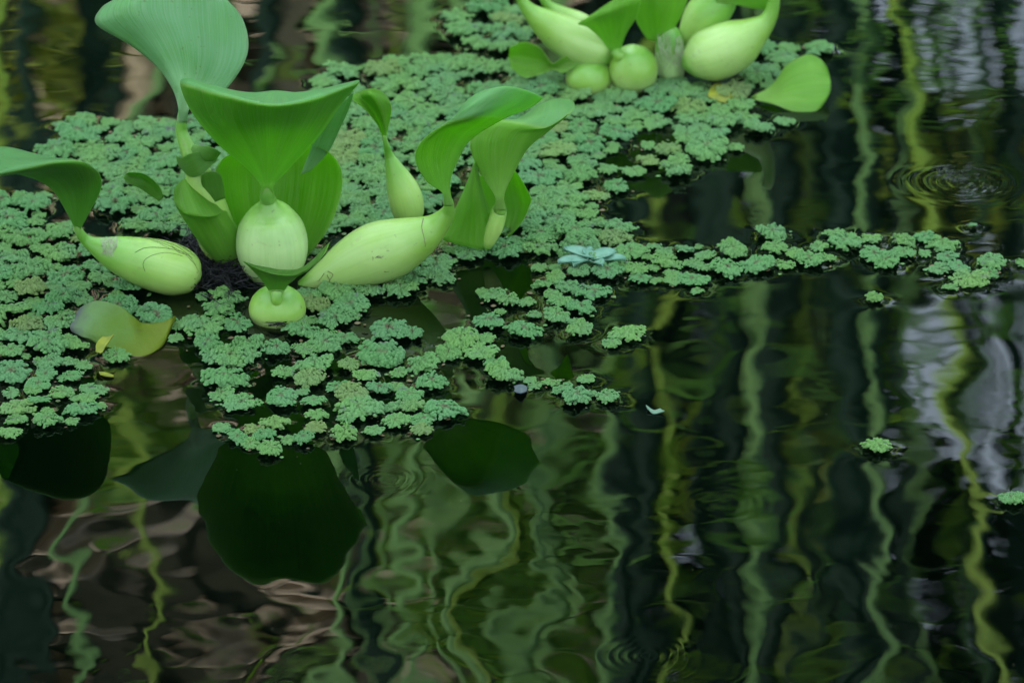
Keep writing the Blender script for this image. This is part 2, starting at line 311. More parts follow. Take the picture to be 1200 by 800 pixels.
farleft = np.exp(-(((X+0.24)/0.11)**2+((Y-0.42)/0.12)**2))
amp = calm*(0.85+1.3*lowleft+0.5*farleft)
for i in range(64):
    lam = 0.020*(9.0**rng.random()); th = rng.random()*2*math.pi; ph = rng.random()*2*math.pi
    slope = 0.00066*(lam/0.05)**0.18*rng.uniform(0.5, 1.4)
    fade = np.clip(1.2-cell/(lam/5), 0, 1); k = 2*math.pi/lam
    warp = 0.35*np.sin(2*math.pi*(X*math.cos(th+1.3)+Y*math.sin(th+1.3))/(lam*3.1)+ph*2)
    H += amp*fade*slope/k*np.sin(k*(X*math.cos(th)+Y*math.sin(th))+ph+warp)
fine = np.clip(1.3-cell/0.0016, 0, 1)
gust = np.clip(0.6+0.9*np.sin(X*17+1.0)*np.sin(Y*23+0.4)+0.5*np.sin(X*41-Y*29), 0, 2)*calm
for i in range(26):
    lam = 0.007*(2.6**rng.random()); th = rng.normal(math.pi/2, 0.7); k = 2*math.pi/lam
    H += fine*gust*(1+0.8*lowleft)*0.00048/k*np.sin(k*(X*math.cos(th)+Y*math.sin(th))+rng.random()*6.28)
RINGS = [(1128, 215, 22, 34, 13, 0.16), (762, 768, 20, 34, 12, 0.05), (455, 562, 18, 34, 11, 0.035), (1120, 212, 50, 60, 22, 0.012), (1142, 204, 18, 30, 11, 0.07), (640, 705, 55, 46, 24, 0.006),
         (350, 720, 60, 50, 26, 0.005), (900, 690, 60, 55, 30, 0.004), (1100, 640, 70, 60, 28, 0.0035), (850, 590, 30, 30, 16, 0.008), (1028, 527, 24, 10, 9, 0.05), (1186, 588, 22, 10, 9, 0.05)]
for px, py, r0, wd, lam, sl_ in RINGS:
    p = on_water(px, py); q = (p-CAM).length/FPX; rr = np.hypot(X-p.x, Y-p.y)+0.0009*np.sin(np.arctan2(Y-p.y, X-p.x)*3+px)
    L = lam*q; an = np.arctan2(Y-p.y, X-p.x); env = np.exp(-((rr-r0*q)/(wd*q))**2)*(0.55+0.3*np.sin(2*an+px)+0.25*np.sin(5*an+py+rr/L*0.6)); rr = rr*(1+0.05*np.sin(rr/L*1.7+px)); H += fine*sl_*L/(2*math.pi)*env*np.cos(2*math.pi*rr/L)
# wind ripples far right
e = np.exp(-(((X-0.30)/0.10)**2+((Y-0.45)/0.13)**2))
for i in range(9):
    lam = rng.uniform(0.007, 0.02); th = math.pi/2+rng.normal(0, 0.28); k = 2*math.pi/lam
    H += fine*e*0.0042/k*np.sin(k*(X*math.cos(th)+Y*math.sin(th))+rng.random()*6.28)
# the skin of the water pulled up round everything that floats
lift = np.zeros_like(X)
def meniscus(x, y, r, h, lam, wob=0.12, ph=0.0, sy=1.0):
    m_ = r+6*lam; i0, i1 = np.searchsorted(xs, (x-m_, x+m_)); j0, j1 = np.searchsorted(ys, (y-m_, y+m_))
    if i1 <= i0 or j1 <= j0: return
    DX, DY = X[j0:j1, i0:i1]-x, (Y[j0:j1, i0:i1]-y)/sy
    a = np.arctan2(DY, DX); d = np.hypot(DX, DY)-r*(1+wob*np.sin(5*a+ph)+0.06*np.sin(9*a+2*ph))
    v = h*np.where(d > 0, np.exp(-np.maximum(d, 0)/lam), 1.0)
    lift[j0:j1, i0:i1] = np.maximum(lift[j0:j1, i0:i1], v)
for i, (x, y, r, px, py, hw) in enumerate(ros):
    meniscus(x, y, r*0.9, random.choice((0.0004, 0.0006, 0.0008)), random.uniform(0.0022, 0.0042), ph=i)
for px, py, hw in LONE.values():
    p = on_water(px, py); meniscus(p.x, p.y, hw*0.42*MM, 0.0005, 0.003)
H += lift*fine
nY, nX = X.shape
vs = np.stack([X, Y, H], -1).reshape(-1, 3)
ii = np.arange(nX*nY).reshape(nY, nX)
q = np.stack([ii[:-1, :-1], ii[:-1, 1:], ii[1:, 1:], ii[1:, :-1]], -1).reshape(-1, 4)
me = bpy.data.meshes.new('water'); me.vertices.add(len(vs)); me.vertices.foreach_set('co', vs.astype(np.float32).ravel())
me.loops.add(q.size); me.loops.foreach_set('vertex_index', q.astype(np.int32).ravel())
me.polygons.add(len(q)); me.polygons.foreach_set('loop_start', np.arange(0, q.size, 4, dtype=np.int32))
me.update(calc_edges=True); me.polygons.foreach_set('use_smooth', np.ones(len(q), bool))
tag(link('water', me, M['water']), kind='structure')

def sheet(name, x0, x1, y0, y1, nx, ny, zf, mat):
    gx = np.linspace(x0, x1, nx); gy = np.linspace(y0, y1, ny)
    v = [(x, y, zf(x, y)) for y in gy for x in gx]
    f_ = [(j*nx+i, j*nx+i+1, (j+1)*nx+i+1, (j+1)*nx+i) for j in range(ny-1) for i in range(nx-1)]
    return tag(link(name, mesh(name, v, f_), mat), kind='structure')
sheet('pond_bed', -14, 14, -14, 3.6, 40, 30, lambda x, y: -0.45+0.05*mnoise.noise((x*2, y*2, 0)), M['mud'])
def bank_z(x, y):
    t = smooth(4.5, 6.2, y)
    left = 1.0-smooth(-0.1, 0.75, x)
    z = -0.5+1.0*smooth(2.6, 3.6, y)+t*(0.35+3.6*left)+0.12*mnoise.noise((x*1.3, y*1.3, 5))+0.05*mnoise.noise((x*4, y*4, 9))
    return float(z)
sheet('bank', -16, 16, 2.7, 30, 130, 110, bank_z, M['soil'])
sheet('near_bank', -16, 16, -16, -2.6, 60, 40, lambda x, y: 0.25-0.9*float(smooth(-3.6, -2.6, np.float64(y)))+0.08*mnoise.noise((x, y, 2)), M['soil'])

# ------------------------------------------------------------------ plants: blades and bulbs
def blade_mesh(name, rows, y0, ry=None, cy=None, n=6, th=0.0007, stem=None):
    """rows of picture points from stalk to tip with depths in mm; stem = (px, py, half width, dy) wraps the foot round its stalk"""
    nr = len(rows); P = []
    if stem:
        px, py, hw, dy = stem; k = hw*0.4345
        P.append([tuple(at_y(px+hw*u, py, y0+MM*(dy-k*math.sqrt(max(0, 1-(u/1.0)**2*0.98))-0.06))) for u in (-1.0, -0.62, 0, 0.62, 1.0)])
    for i, row in enumerate(rows):
        a = np.asarray(row, float)
        if len(a) != 5:
            t = np.linspace(0, len(a)-1, 5); a = np.stack([np.interp(t, range(len(a)), a[:, k]) for k in (0, 1)], 1)
        g = min(1.0, i/max(2.0, nr*0.55))
        P.append([tuple(at_y(a[j][0], a[j][1], y0+MM*((ry[i] if ry else 0)+((cy[i][j] if isinstance(cy[0], list) else cy[j]*g) if cy else 0)))) for j in range(5)])
    P = np.array(P)                                        # rows x 5 x 3
    A = cr_line(P, n); A = cr_line(A.transpose(1, 0, 2), n).transpose(1, 0, 2)
    r, c = A.shape[:2]
    V = A.reshape(-1, 3); N = np.cross(np.gradient(A, axis=1), np.gradient(A, axis=0)); N /= np.maximum(np.linalg.norm(N, axis=-1, keepdims=True), 1e-12)
    v1 = np.linspace(-1.0/(nr-1) if stem else 0.0, 1, r)
    uu, vv = np.meshgrid(np.linspace(0, 1, c), v1)
    tk = th*(1-0.75*(np.abs(uu-0.5)*2)**4)*(1-0.7*np.clip(vv, 0, 1)**6)
    A2 = (A-N*tk[..., None]).reshape(-1, 3)
    UV = np.stack([uu, vv], -1).reshape(-1, 2)
    idx = np.arange(r*c).reshape(r, c); F = []
    for i in range(r-1):
        for j in range(c-1):
            q_ = (idx[i, j], idx[i, j+1], idx[i+1, j+1], idx[i+1, j]); F.append(tuple(int(t) for t in q_)); F.append(tuple(int(t)+r*c for t in q_[::-1]))
    ring = list(idx[0, :])+list(idx[1:, -1])+list(idx[-1, -2::-1])+list(idx[-2:0:-1, 0])
    for a, b in zip(ring, ring[1:]+ring[:1]): F.append((int(b), int(a), int(a)+r*c, int(b)+r*c))
    return mesh(name, np.concatenate([V, A2]), F, np.concatenate([UV, UV]))
def bulb_mesh(name, pts, y0, n=7, seg=28, flat=1.0):
    """pts: (px, py, radius px, dy mm)"""
    A = []
    for p in pts:
        y = y0+MM*(p[3] if len(p) > 3 else 0); v = at_y(p[0], p[1], y); A.append((*v, p[2]*(v-CAM).length/FPX))
    A = cr_line(A, n); C, Rr = A[:, :3], np.maximum(A[:, 3], 0.0004)
    T = np.gradient(C, axis=0); T /= np.maximum(np.linalg.norm(T, axis=1, keepdims=True), 1e-9)
    ref = Vector((0, 1, 0)); V, UV = [], []
    for i in range(len(C)):
        t = Vector(T[i]); a = ref-t*ref.dot(t)
        a.normalize(); b = t.cross(a); ref = a
        for k in range(seg):
            g = 2*math.pi*k/seg
            V.append(Vector(C[i])+(a*math.cos(g)*flat+b*math.sin(g))*Rr[i]); UV.append((k/seg, i/(len(C)-1)))
    F = [(i*seg+k, i*seg+(k+1) % seg, (i+1)*seg+(k+1) % seg, (i+1)*seg+k) for i in range(len(C)-1) for k in range(seg)]
    for end, i in ((0, 0), (1, len(C)-1)):
        t = Vector(T[i])*(Rr[i]*0.55)*(1 if end else -1); V.append(Vector(C[i])+t); UV.append((0.5, float(end))); q_ = len(V)-1
        for k in range(seg):
            a, b = i*seg+k, i*seg+(k+1) % seg; F.append((q_, a, b) if end else (q_, b, a))
    return mesh(name, V, F, UV)
def ball(px, py, r, sq=1.0, lo=14, dy=0, n=9):
    out = []
    for i in range(n):
        t = R(lo+(172-lo)*i/(n-1)); out.append((px, py-math.cos(t)*r*sq, math.sin(t)*r, dy))
    return out
def place(root, o):
    o.parent = root; o.matrix_parent_inverse = Matrix.Identity(4)
    return o
def localise(me, loc): me.transform(Matrix.Translation(-Vector(loc)))
def part(root, name, me, mat, parent=None):
    localise(me, root.location); o = link(name, me, mat, parent or root); return o
def tubes_mesh(name, lines, r0, r1, seg=5):
    V, F = [], []
    for L in lines:
        L = np.asarray(L, float); base = len(V); T = np.gradient(L, axis=0)
        for i, (p, t) in enumerate(zip(L, T)):
            t = Vector(t).normalized(); a = t.orthogonal().normalized(); b = t.cross(a); r = r0+(r1-r0)*i/(len(L)-1)
            for k in range(seg): g = 2*math.pi*k/seg; V.append(Vector(p)+(a*math.cos(g)+b*math.sin(g))*r)
        for i in range(len(L)-1):
            for k in range(seg): F.append((base+i*seg+k, base+i*seg+(k+1) % seg, base+(i+1)*seg+(k+1) % seg, base+(i+1)*seg+k))
    return mesh(name, V, F)

# --- the big plant
base = on_water(300, 330)
hy = thing('water_hyacinth', base, 'large water hyacinth with big cupped leaves and pale bulbs on the fern mat', 'water plant', 'water hyacinths')
YB = yw(328)
st = part(hy, 'leaf_stalk', bulb_mesh('stalk', [(313, 215, 4.5, -7), (313, 222, 6.5, -5.5), (313, 229, 8.6, -3.4), (314, 234, 9.5, 0), (315, 242, 14, 1), (316, 250, 27, 2), (317, 262, 37, 2), (318, 277, 41.5, 2), (319, 292, 42, 2), (320, 309, 37, 3), (321, 326, 24, 4), (321, 333, 14, 4)], YB), M['bulb_pale'])
part(hy, 'leaf_blade', blade_mesh('blade', [
    [(306, 218), (310, 217), (313, 217), (316, 217), (321, 218)], [(288, 197), (302, 197), (314, 198), (326, 197), (341, 196)],
    [(254, 168), (284, 167), (315, 166), (345, 164), (374, 160)], [(224, 131), (268, 140), (316, 143), (360, 137), (401, 121)],
    [(211, 98), (262, 113), (318, 124), (368, 117), (421, 97)], [(226, 93), (272, 107), (320, 117), (364, 108), (410, 96)], [(284, 114), (300, 109), (322, 106), (343, 108), (360, 112)]],
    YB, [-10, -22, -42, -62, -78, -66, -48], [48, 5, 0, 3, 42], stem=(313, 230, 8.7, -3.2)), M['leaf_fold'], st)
st = part(hy, 'sheath_leaf', blade_mesh('blade', [
    [(308, 332), (314, 334), (318, 334), (324, 334), (330, 332)], [(280, 297), (298, 300), (320, 302), (345, 300), (364, 296)], [(262, 262), (290, 260), (322, 258), (360, 258), (387, 263)],
    [(252, 225), (285, 218), (325, 214), (368, 218), (400, 224)], [(253, 200), (285, 192), (325, 188), (370, 188), (399, 197)], [(264, 184), (295, 177), (328, 173), (360, 172), (386, 179)], [(288, 177), (305, 172), (330, 169), (348, 169), (368, 171)]],
    YB+0.022, [0, 5, 10, 14, 16, 17, 18], [-32, -4, 10, -4, -32]), M['leaf'])
st = part(hy, 'back_leaf', blade_mesh('blade', [[(352, 205), (358, 203), (364, 200)], [(360, 185), (372, 182), (385, 178)], [(368, 165), (384, 158), (399, 150)], [(378, 145), (394, 136), (409, 128)], [(392, 128), (404, 118), (415, 108)]],
    YB+0.015, [0, -4, -10, -18, -28], [4, 0, 0, 0, -2]), M['leaf_blue'])
# tall leaf behind, with its own stalk
st = part(hy, 'leaf_stalk', bulb_mesh('stalk', [(214, 126, 3.5, 0.5), (213, 136, 5.2, 0.5), (213, 143, 6, 0), (213, 155, 7, 0), (219, 172, 9, -2), (228, 192, 13, -4), (236, 215, 18, -4), (243, 240, 22, -2), (252, 270, 24, 2), (268, 305, 20, 5), (280, 325, 12, 8)], YB+0.012), M['bulb'])
part(hy, 'leaf_blade', blade_mesh('blade', [
    [(209, 128), (212, 128), (215, 128), (218, 128), (222, 128)], [(202, 105), (209, 105), (217, 105), (226, 108), (236, 113)], [(184, 79), (200, 82), (221, 86), (244, 98), (263, 106)],
    [(152, 53), (182, 52), (218, 54), (258, 70), (286, 74)], [(113, 29), (158, 16), (208, 16), (260, 30), (291, 47)], [(118, 10), (160, -6), (207, -13), (254, -8), (282, 18)], [(134, -1), (165, -14), (202, -22), (234, -18), (262, -4)]],
    YB+0.012, [-3, -2, 2, 4, 6, 12, 22], [20, 8, 10, 18, 22], stem=(213, 144, 6.1, 0)), M['leaf_blue'], st)
part(hy, 'sheath_leaf', blade_mesh('blade', [
    [(262, 318), (268, 320), (274, 320), (280, 316), (286, 312)], [(232, 282), (246, 290), (258, 288), (270, 280), (280, 272)], [(212, 252), (226, 258), (242, 257), (256, 254), (266, 248)], [(204, 236), (214, 246), (232, 250), (248, 250), (258, 244)],
    [(204, 222), (208, 216), (215, 210), (222, 208), (228, 208)]],
    YB+0.008, [0, -8, -14, -16, 6], [8, -4, -8, -4, 8]), M['leaf'])
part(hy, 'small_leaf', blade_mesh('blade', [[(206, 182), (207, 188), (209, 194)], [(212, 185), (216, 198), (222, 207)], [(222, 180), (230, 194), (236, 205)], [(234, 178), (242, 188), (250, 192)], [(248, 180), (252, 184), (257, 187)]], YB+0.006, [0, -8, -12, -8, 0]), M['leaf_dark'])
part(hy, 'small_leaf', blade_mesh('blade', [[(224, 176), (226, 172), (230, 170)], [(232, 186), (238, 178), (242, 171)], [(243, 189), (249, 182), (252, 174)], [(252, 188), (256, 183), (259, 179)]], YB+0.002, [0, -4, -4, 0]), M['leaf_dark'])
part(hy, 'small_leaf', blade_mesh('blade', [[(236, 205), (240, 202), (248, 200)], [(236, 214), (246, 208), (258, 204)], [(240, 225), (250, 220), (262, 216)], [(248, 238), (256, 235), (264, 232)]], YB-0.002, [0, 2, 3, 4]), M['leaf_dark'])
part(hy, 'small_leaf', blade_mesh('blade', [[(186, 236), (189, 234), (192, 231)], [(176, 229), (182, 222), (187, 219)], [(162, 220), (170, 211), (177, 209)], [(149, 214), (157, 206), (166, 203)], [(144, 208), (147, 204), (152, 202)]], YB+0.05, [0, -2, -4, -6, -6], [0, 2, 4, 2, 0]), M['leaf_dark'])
# the leaf at far left and its lying bulb
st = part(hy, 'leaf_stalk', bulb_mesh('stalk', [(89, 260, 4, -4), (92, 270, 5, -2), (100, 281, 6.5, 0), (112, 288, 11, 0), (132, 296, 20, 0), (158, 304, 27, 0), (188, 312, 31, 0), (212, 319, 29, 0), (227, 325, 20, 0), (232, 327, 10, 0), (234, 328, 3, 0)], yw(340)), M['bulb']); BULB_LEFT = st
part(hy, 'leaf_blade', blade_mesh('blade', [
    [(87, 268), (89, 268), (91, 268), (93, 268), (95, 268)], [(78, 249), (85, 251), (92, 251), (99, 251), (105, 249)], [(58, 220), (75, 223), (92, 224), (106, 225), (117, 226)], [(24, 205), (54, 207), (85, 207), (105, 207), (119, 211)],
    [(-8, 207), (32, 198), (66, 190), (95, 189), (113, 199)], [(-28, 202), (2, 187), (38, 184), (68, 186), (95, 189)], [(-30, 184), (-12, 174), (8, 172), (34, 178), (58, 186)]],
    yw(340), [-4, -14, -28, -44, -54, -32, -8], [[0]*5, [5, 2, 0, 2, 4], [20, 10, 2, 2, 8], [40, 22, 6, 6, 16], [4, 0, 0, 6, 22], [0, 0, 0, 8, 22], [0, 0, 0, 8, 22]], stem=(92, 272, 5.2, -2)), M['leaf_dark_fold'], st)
# the small front bulb
bb = part(hy, 'bulb', bulb_mesh('bulb', ball(325, 362, 33.5, 0.78, 10), yw(372), n=4), M['bulb_yellow'])
st = part(hy, 'leaf_stalk', bulb_mesh('stalk', [(324, 343, 6, -8), (324, 350, 6.5, -9.5), (325, 358, 9, -7), (325, 367, 15, 2), (325, 372, 15, 6)], yw(372)), M['bulb_yellow'])
part(hy, 'leaf_blade', blade_mesh('blade', [
    [(317, 344), (321, 345), (324, 345), (327, 345), (331, 344)], [(307, 329), (316, 331), (325, 332), (334, 331), (343, 328)], [(292, 313), (307, 320), (326, 325), (345, 324), (361, 317)], [(285, 306), (303, 315), (326, 321), (352, 320), (379, 299)], [(300, 311), (313, 313), (332, 316), (356, 312), (387, 283)]],
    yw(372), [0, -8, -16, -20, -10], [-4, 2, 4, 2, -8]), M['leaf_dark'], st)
# the slim leaf in the middle
st = part(hy, 'leaf_stalk', bulb_mesh('stalk', [(450, 158, 2.5, -6), (452, 168, 3.4, -3), (456, 182, 5.5, 0), (462, 198, 11, 0), (469, 215, 17, 0), (475, 232, 20, 0), (478, 247, 19, 0), (478, 262, 14, 0)], yw(286)), M['bulb'])
part(hy, 'leaf_blade', blade_mesh('blade', [[(448, 161), (449, 161), (450, 161), (451, 161), (453, 160)], [(442, 146), (446, 147), (450, 147), (453, 147), (456, 145)], [(428, 129), (435, 127), (444, 125), (452, 126), (459, 130)], [(411, 115), (421, 112), (434, 110), (447, 112), (457, 119)], [(412, 112), (422, 107), (434, 104), (443, 105), (451, 110)]],
    yw(286), [-6, -12, -18, -20, -10], [-4, 6, -4, 4, 8]), M['leaf'], st)
# the long lying bulb and its twisted leaf
st = part(hy, 'leaf_stalk', bulb_mesh('stalk', [(522, 226, 3, -6), (525, 234, 5, -5), (526, 241, 6.2, -4.5), (524, 250, 9, -2), (512, 264, 15, 0), (492, 277, 25, 0), (465, 289, 34, 0), (438, 298, 36, 0), (410, 310, 30, 0), (385, 322, 20, 0), (362, 332, 11, 0), (352, 336, 7, 0)], yw(332)), M['bulb_yellow']); BULB_RIGHT = st
part(hy, 'leaf_blade', blade_mesh('blade', [
    [(518, 226), (520, 226), (522, 226), (525, 226), (528, 225)], [(500, 213), (510, 209), (518, 206), (524, 204), (529, 208)], [(487, 190), (504, 185), (518, 181), (530, 179), (538, 186)], [(490, 171), (509, 161), (530, 156), (545, 156), (553, 163)],
    [(505, 155), (524, 145), (552, 138), (574, 137), (592, 139)], [(528, 141), (548, 126), (574, 119), (602, 121), (621, 127)], [(548, 116), (564, 107), (592, 101), (617, 106), (637, 115)]],
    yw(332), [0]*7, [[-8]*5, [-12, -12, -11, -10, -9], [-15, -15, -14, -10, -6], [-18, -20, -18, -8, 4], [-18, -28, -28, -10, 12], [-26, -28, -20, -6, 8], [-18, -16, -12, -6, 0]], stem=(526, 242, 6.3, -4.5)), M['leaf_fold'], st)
# black root hairs
rl = []
for i in range(800):
    x, y = random.gauss(250, 19), random.gauss(306, 19); p = on_water(x, y); L = []; d = random.uniform(-1.0, 1.6); p.z = random.uniform(0.0, 0.011); z = p.z
    for k in range(7):
        L.append(tuple(p)); d += random.uniform(-.5, .5); z += random.uniform(-0.0016, 0.0014); p = p+Vector((math.cos(d)*0.0028, math.sin(d)*0.004, 0)); p.z = max(0.0004, z)
    rl.append(L)
o = part(hy, 'root_hairs', tubes_mesh('roots', rl, 0.00032, 0.00014), M['root']); o['kind'] = 'stuff'
from mathutils.bvhtree import BVHTree
def drape(o_, lines, off):
    W_ = [o_.parent.location+v.co if o_.parent else v.co for v in o_.data.vertices]
    t = BVHTree.FromPolygons(W_, [tuple(p.vertices) for p in o_.data.polygons]); out = []
    for L in lines:
        pts = []
        for px, py in L:
            d = ray(px, py).normalized(); h, n_, *_ = t.ray_cast(CAM, d)
            if h is None:
                if len(pts) > 2: out.append(pts)
                pts = []; continue
            pts.append(tuple(h-d*off))
        if len(pts) > 2: out.append(pts)
    return out
def curve2(pts, jit=0.5): return [(x+random.uniform(-jit, jit)*.5, y+random.uniform(-jit, jit)*.5) for x, y in cr_line(pts, 5)]
LB = [[(150, 277), (175, 280), (198, 288), (216, 297), (230, 312)], [(165, 276), (188, 282), (208, 289), (226, 303)], [(158, 296), (172, 290), (196, 291), (212, 295), (232, 300)], [(170, 318), (168, 308), (176, 300), (196, 296), (214, 300)],
      [(180, 278), (198, 280), (214, 290), (224, 296)], [(200, 287), (210, 296), (222, 300), (233, 318)], [(140, 278), (160, 276), (184, 284), (200, 292)], [(205, 284), (216, 290), (228, 300)]]
o = part(hy, 'root_hairs', tubes_mesh('roots', drape(BULB_LEFT, [curve2(L) for L in LB], 0.0001), 0.00014, 0.00008), M['root']); o['kind'] = 'stuff'
LS = [[(126+random.uniform(-8, 12), 276+random.uniform(-2, 4)), (127+random.uniform(-8, 10), 288+random.uniform(-3, 3)), (126+random.uniform(-8, 9), 299+random.uniform(-4, 3))] for _ in range(26)]
o = part(hy, 'torn_sheath', tubes_mesh('sheath', drape(BULB_LEFT, [curve2(L, 2.2) for L in LS], 0.0001), 0.00022, 0.0001), M['scar']); o['kind'] = 'stuff'
LR = [[(496, 256), (494, 266), (497, 278), (499, 290)], [(383, 322), (386, 328), (384, 335)], [(380, 320), (376, 326), (372, 330)], [(384, 318), (390, 322), (386, 330), (388, 336)], [(440, 302), (444, 300), (447, 303)], [(450, 318), (453, 319), (456, 318)], [(441, 301), (446, 302), (450, 300)]]
o = part(hy, 'torn_sheath', tubes_mesh('sheath', drape(BULB_RIGHT, [curve2(L) for L in LR], 0.0001), 0.00022, 0.0001), M['bark']); o['kind'] = 'stuff'
LF = [[(325+random.uniform(-3, 3), 380), (325+random.uniform(-14, 14), 383+random.uniform(-6, 2)), (325+random.uniform(-20, 20), 384+random.uniform(-8, 2))] for _ in range(12)]
o = part(hy, 'torn_sheath', tubes_mesh('sheath', drape(bb, [curve2(L) for L in LF], 0.0001), 0.0002, 0.0001), M['root']); o['kind'] = 'stuff'

# --- the young plant beside it
YY = yw(292)
hy2 = thing('water_hyacinth', on_water(566, 292), 'small water hyacinth with two upright rolled leaves in the middle of the mat', 'water plant', 'water hyacinths')
st = part(hy2, 'leaf_stalk', bulb_mesh('stalk', [(586, 229, 3, -3), (586, 238, 5, -2), (586, 246, 7, -1), (585, 248, 9, 0), (580, 265, 10, 0), (574, 280, 8, 0), (570, 290, 5, 0)], YY-0.012), M['bulb'])
part(hy2, 'leaf_blade', blade_mesh('blade', [
    [(580, 230), (583, 229), (585, 228), (588, 229), (591, 228)], [(565, 207), (575, 206), (586, 205), (595, 204), (602, 204)], [(554, 184), (570, 182), (588, 180), (605, 178), (619, 174)], [(551, 166), (572, 160), (595, 158), (618, 156), (642, 155)],
    [(563, 149), (585, 142), (612, 145), (641, 149), (670, 131)], [(590, 143), (610, 139), (630, 133), (650, 130), (673, 121)], [(610, 140), (621, 130), (635, 121), (650, 116), (667, 116)]],
    YY, [-17, -17, -17, -16, -14, -2, 14], [12, 3, 0, 4, 14], stem=(586, 247, 7.2, -13)), M['leaf_bright'], st)
part(hy2, 'sheath_leaf', blade_mesh('blade', [
    [(555, 290), (562, 292), (568, 292), (573, 290), (577, 286)], [(513, 278), (534, 284), (552, 286), (568, 284), (578, 276)], [(526, 258), (540, 262), (553, 262), (565, 260), (575, 254)], [(540, 230), (548, 234), (555, 235), (562, 234), (568, 230)], [(550, 206), (553, 207), (556, 208), (559, 207), (562, 206)], [(555, 190), (556, 190), (557, 190), (557, 190), (558, 191)]],
    YY-0.012, [0, 0, 1, 2, 3, 4], [10, -2, -6, -4, 2]), M['leaf'])
part(hy2, 'sheath_leaf', blade_mesh('blade', [
    [(562, 290), (568, 290), (574, 290), (580, 288), (585, 284)], [(566, 272), (578, 274), (592, 274), (602, 270), (610, 262)], [(564, 250), (580, 250), (598, 250), (612, 247), (621, 240)], [(562, 228), (578, 226), (596, 226), (611, 226), (622, 232)], [(562, 208), (576, 202), (592, 200), (604, 205), (613, 214)], [(572, 198), (582, 195), (592, 194), (600, 197), (606, 203)]],
    YY+0.012, [0, 4, 8, 10, 10, 10], [-6, 6, 8, 4, -10]), M['leaf'])

# --- the plant at the top edge
YC = yw(98)
hy3 = thing('water_hyacinth', on_water(770, 92), 'bright green water hyacinth with round bulbs at the top edge of the mat', 'water plant', 'water hyacinths')
part(hy3, 'leaf_stalk', bulb_mesh('stalk', [(604, -16, 5), (611, 0, 6), (622, 14, 10), (640, 28, 18), (662, 42, 24), (684, 54, 24), (702, 63, 19), (714, 70, 9)], YC-0.002), M['bulb_yellow'])
part(hy3, 'leaf_stalk', bulb_mesh('stalk', [(630, -12, 4), (642, 6, 6), (658, 18, 11), (678, 27, 13), (698, 34, 9), (712, 40, 5)], YC+0.035), M['bulb_yellow'])
st = part(hy3, 'leaf_stalk', bulb_mesh('stalk', [(721, 60, 5.5, -6), (725, 65, 7.5, -7), (732, 72, 13, -3), (738, 79, 18, 2)], YC-0.004), M['bulb_yellow'])
part(hy3, 'bulb', bulb_mesh('bulb', ball(742, 82, 29, 0.97, 10), YC-0.006, n=4), M['bulb_yellow'])
part(hy3, 'leaf_blade', blade_mesh('blade', [[(715, 60), (718, 60), (720, 60), (723, 60), (727, 59)], [(702, 44), (709, 46), (717, 46), (726, 44), (734, 40)], [(688, 32), (700, 31), (716, 28), (733, 24), (746, 20)], [(677, 28), (694, 20), (715, 12), (735, 4), (751, 0)], [(690, 20), (706, 8), (722, -2), (738, -10), (750, -16)]], YC-0.004, [-2, -8, -14, -18, -10], [-4, 2, 4, 2, -4]), M['leaf'], st)
part(hy3, 'small_leaf', blade_mesh('blade', [[(688, 60), (688, 63), (686, 67)], [(672, 62), (674, 70), (676, 78)], [(658, 68), (656, 77), (660, 86)], [(647, 74), (646, 78), (648, 82)], [(633, 56), (634, 72), (632, 88)], [(614, 49), (612, 68), (614, 91)], [(597, 56), (596, 67), (599, 80)]], YC-0.006, [0, -4, -4, 0, 2, 2, 2], [-4, 0, 2, 0, -4]), M['leaf_young'])
part(hy3, 'leaf_stalk', bulb_mesh('stalk', ball(690, 92, 27, 0.85, 12), YC-0.006, n=4), M['bulb_yellow'])
part(hy3, 'sheath_leaf', blade_mesh('blade', [[(758, 46), (764, 48), (770, 49), (776, 48), (782, 46)], [(746, 26), (758, 30), (770, 32), (784, 30), (796, 24)], [(742, 4), (756, 6), (772, 7), (790, 5), (806, 0)], [(740, -14), (756, -16), (774, -18), (792, -18), (812, -16)]], YC+0.004, [0, -4, -8, -8], [6, -4, -10, -4, 6]), M['leaf_young'])
part(hy3, 'leaf_stalk', bulb_mesh('stalk', [(852, -14, 15), (842, 2, 22), (826, 20, 25), (812, 38, 18), (802, 54, 8)], YC+0.012), M['bulb'])
st = part(hy3, 'leaf_stalk', bulb_mesh('stalk', [(904, -16, 6), (907, -4, 7), (905, 12, 8), (898, 26, 11), (884, 38, 19), (866, 50, 29), (846, 60, 32), (826, 67, 30), (811, 73, 20), (803, 76, 10)], YC-0.006), M['bulb_yellow'])
part(hy3, 'sheath_leaf', blade_mesh('blade', [[(838, -8), (838, -2), (840, 4)], [(856, -8), (860, 0), (862, 6)], [(876, -8), (880, 3), (882, 10)], [(896, -10), (900, 2), (902, 12)]], YC+0.002, [0, 0, 0, 0]), M['leaf'])
part(hy3, 'crown', bulb_mesh('crown', [(778, 30, 10), (784, 46, 16), (786, 62, 18), (786, 78, 18), (788, 94, 12)], YC+0.006), M['bulb_pale'])
rl = []
for i in range(36):
    x, y = random.uniform(768, 804), random.uniform(38, 62); L = []
    for k in range(6): L.append(tuple(at_y(x+random.uniform(-1.2, 1.2)+k*random.uniform(-1.4, 1.4), y+k*5, YC-0.006)))
    rl.append(L)
o = part(hy3, 'root_hairs', tubes_mesh('roots', rl, 0.0003, 0.00014), M['scar']); o['kind'] = 'stuff'
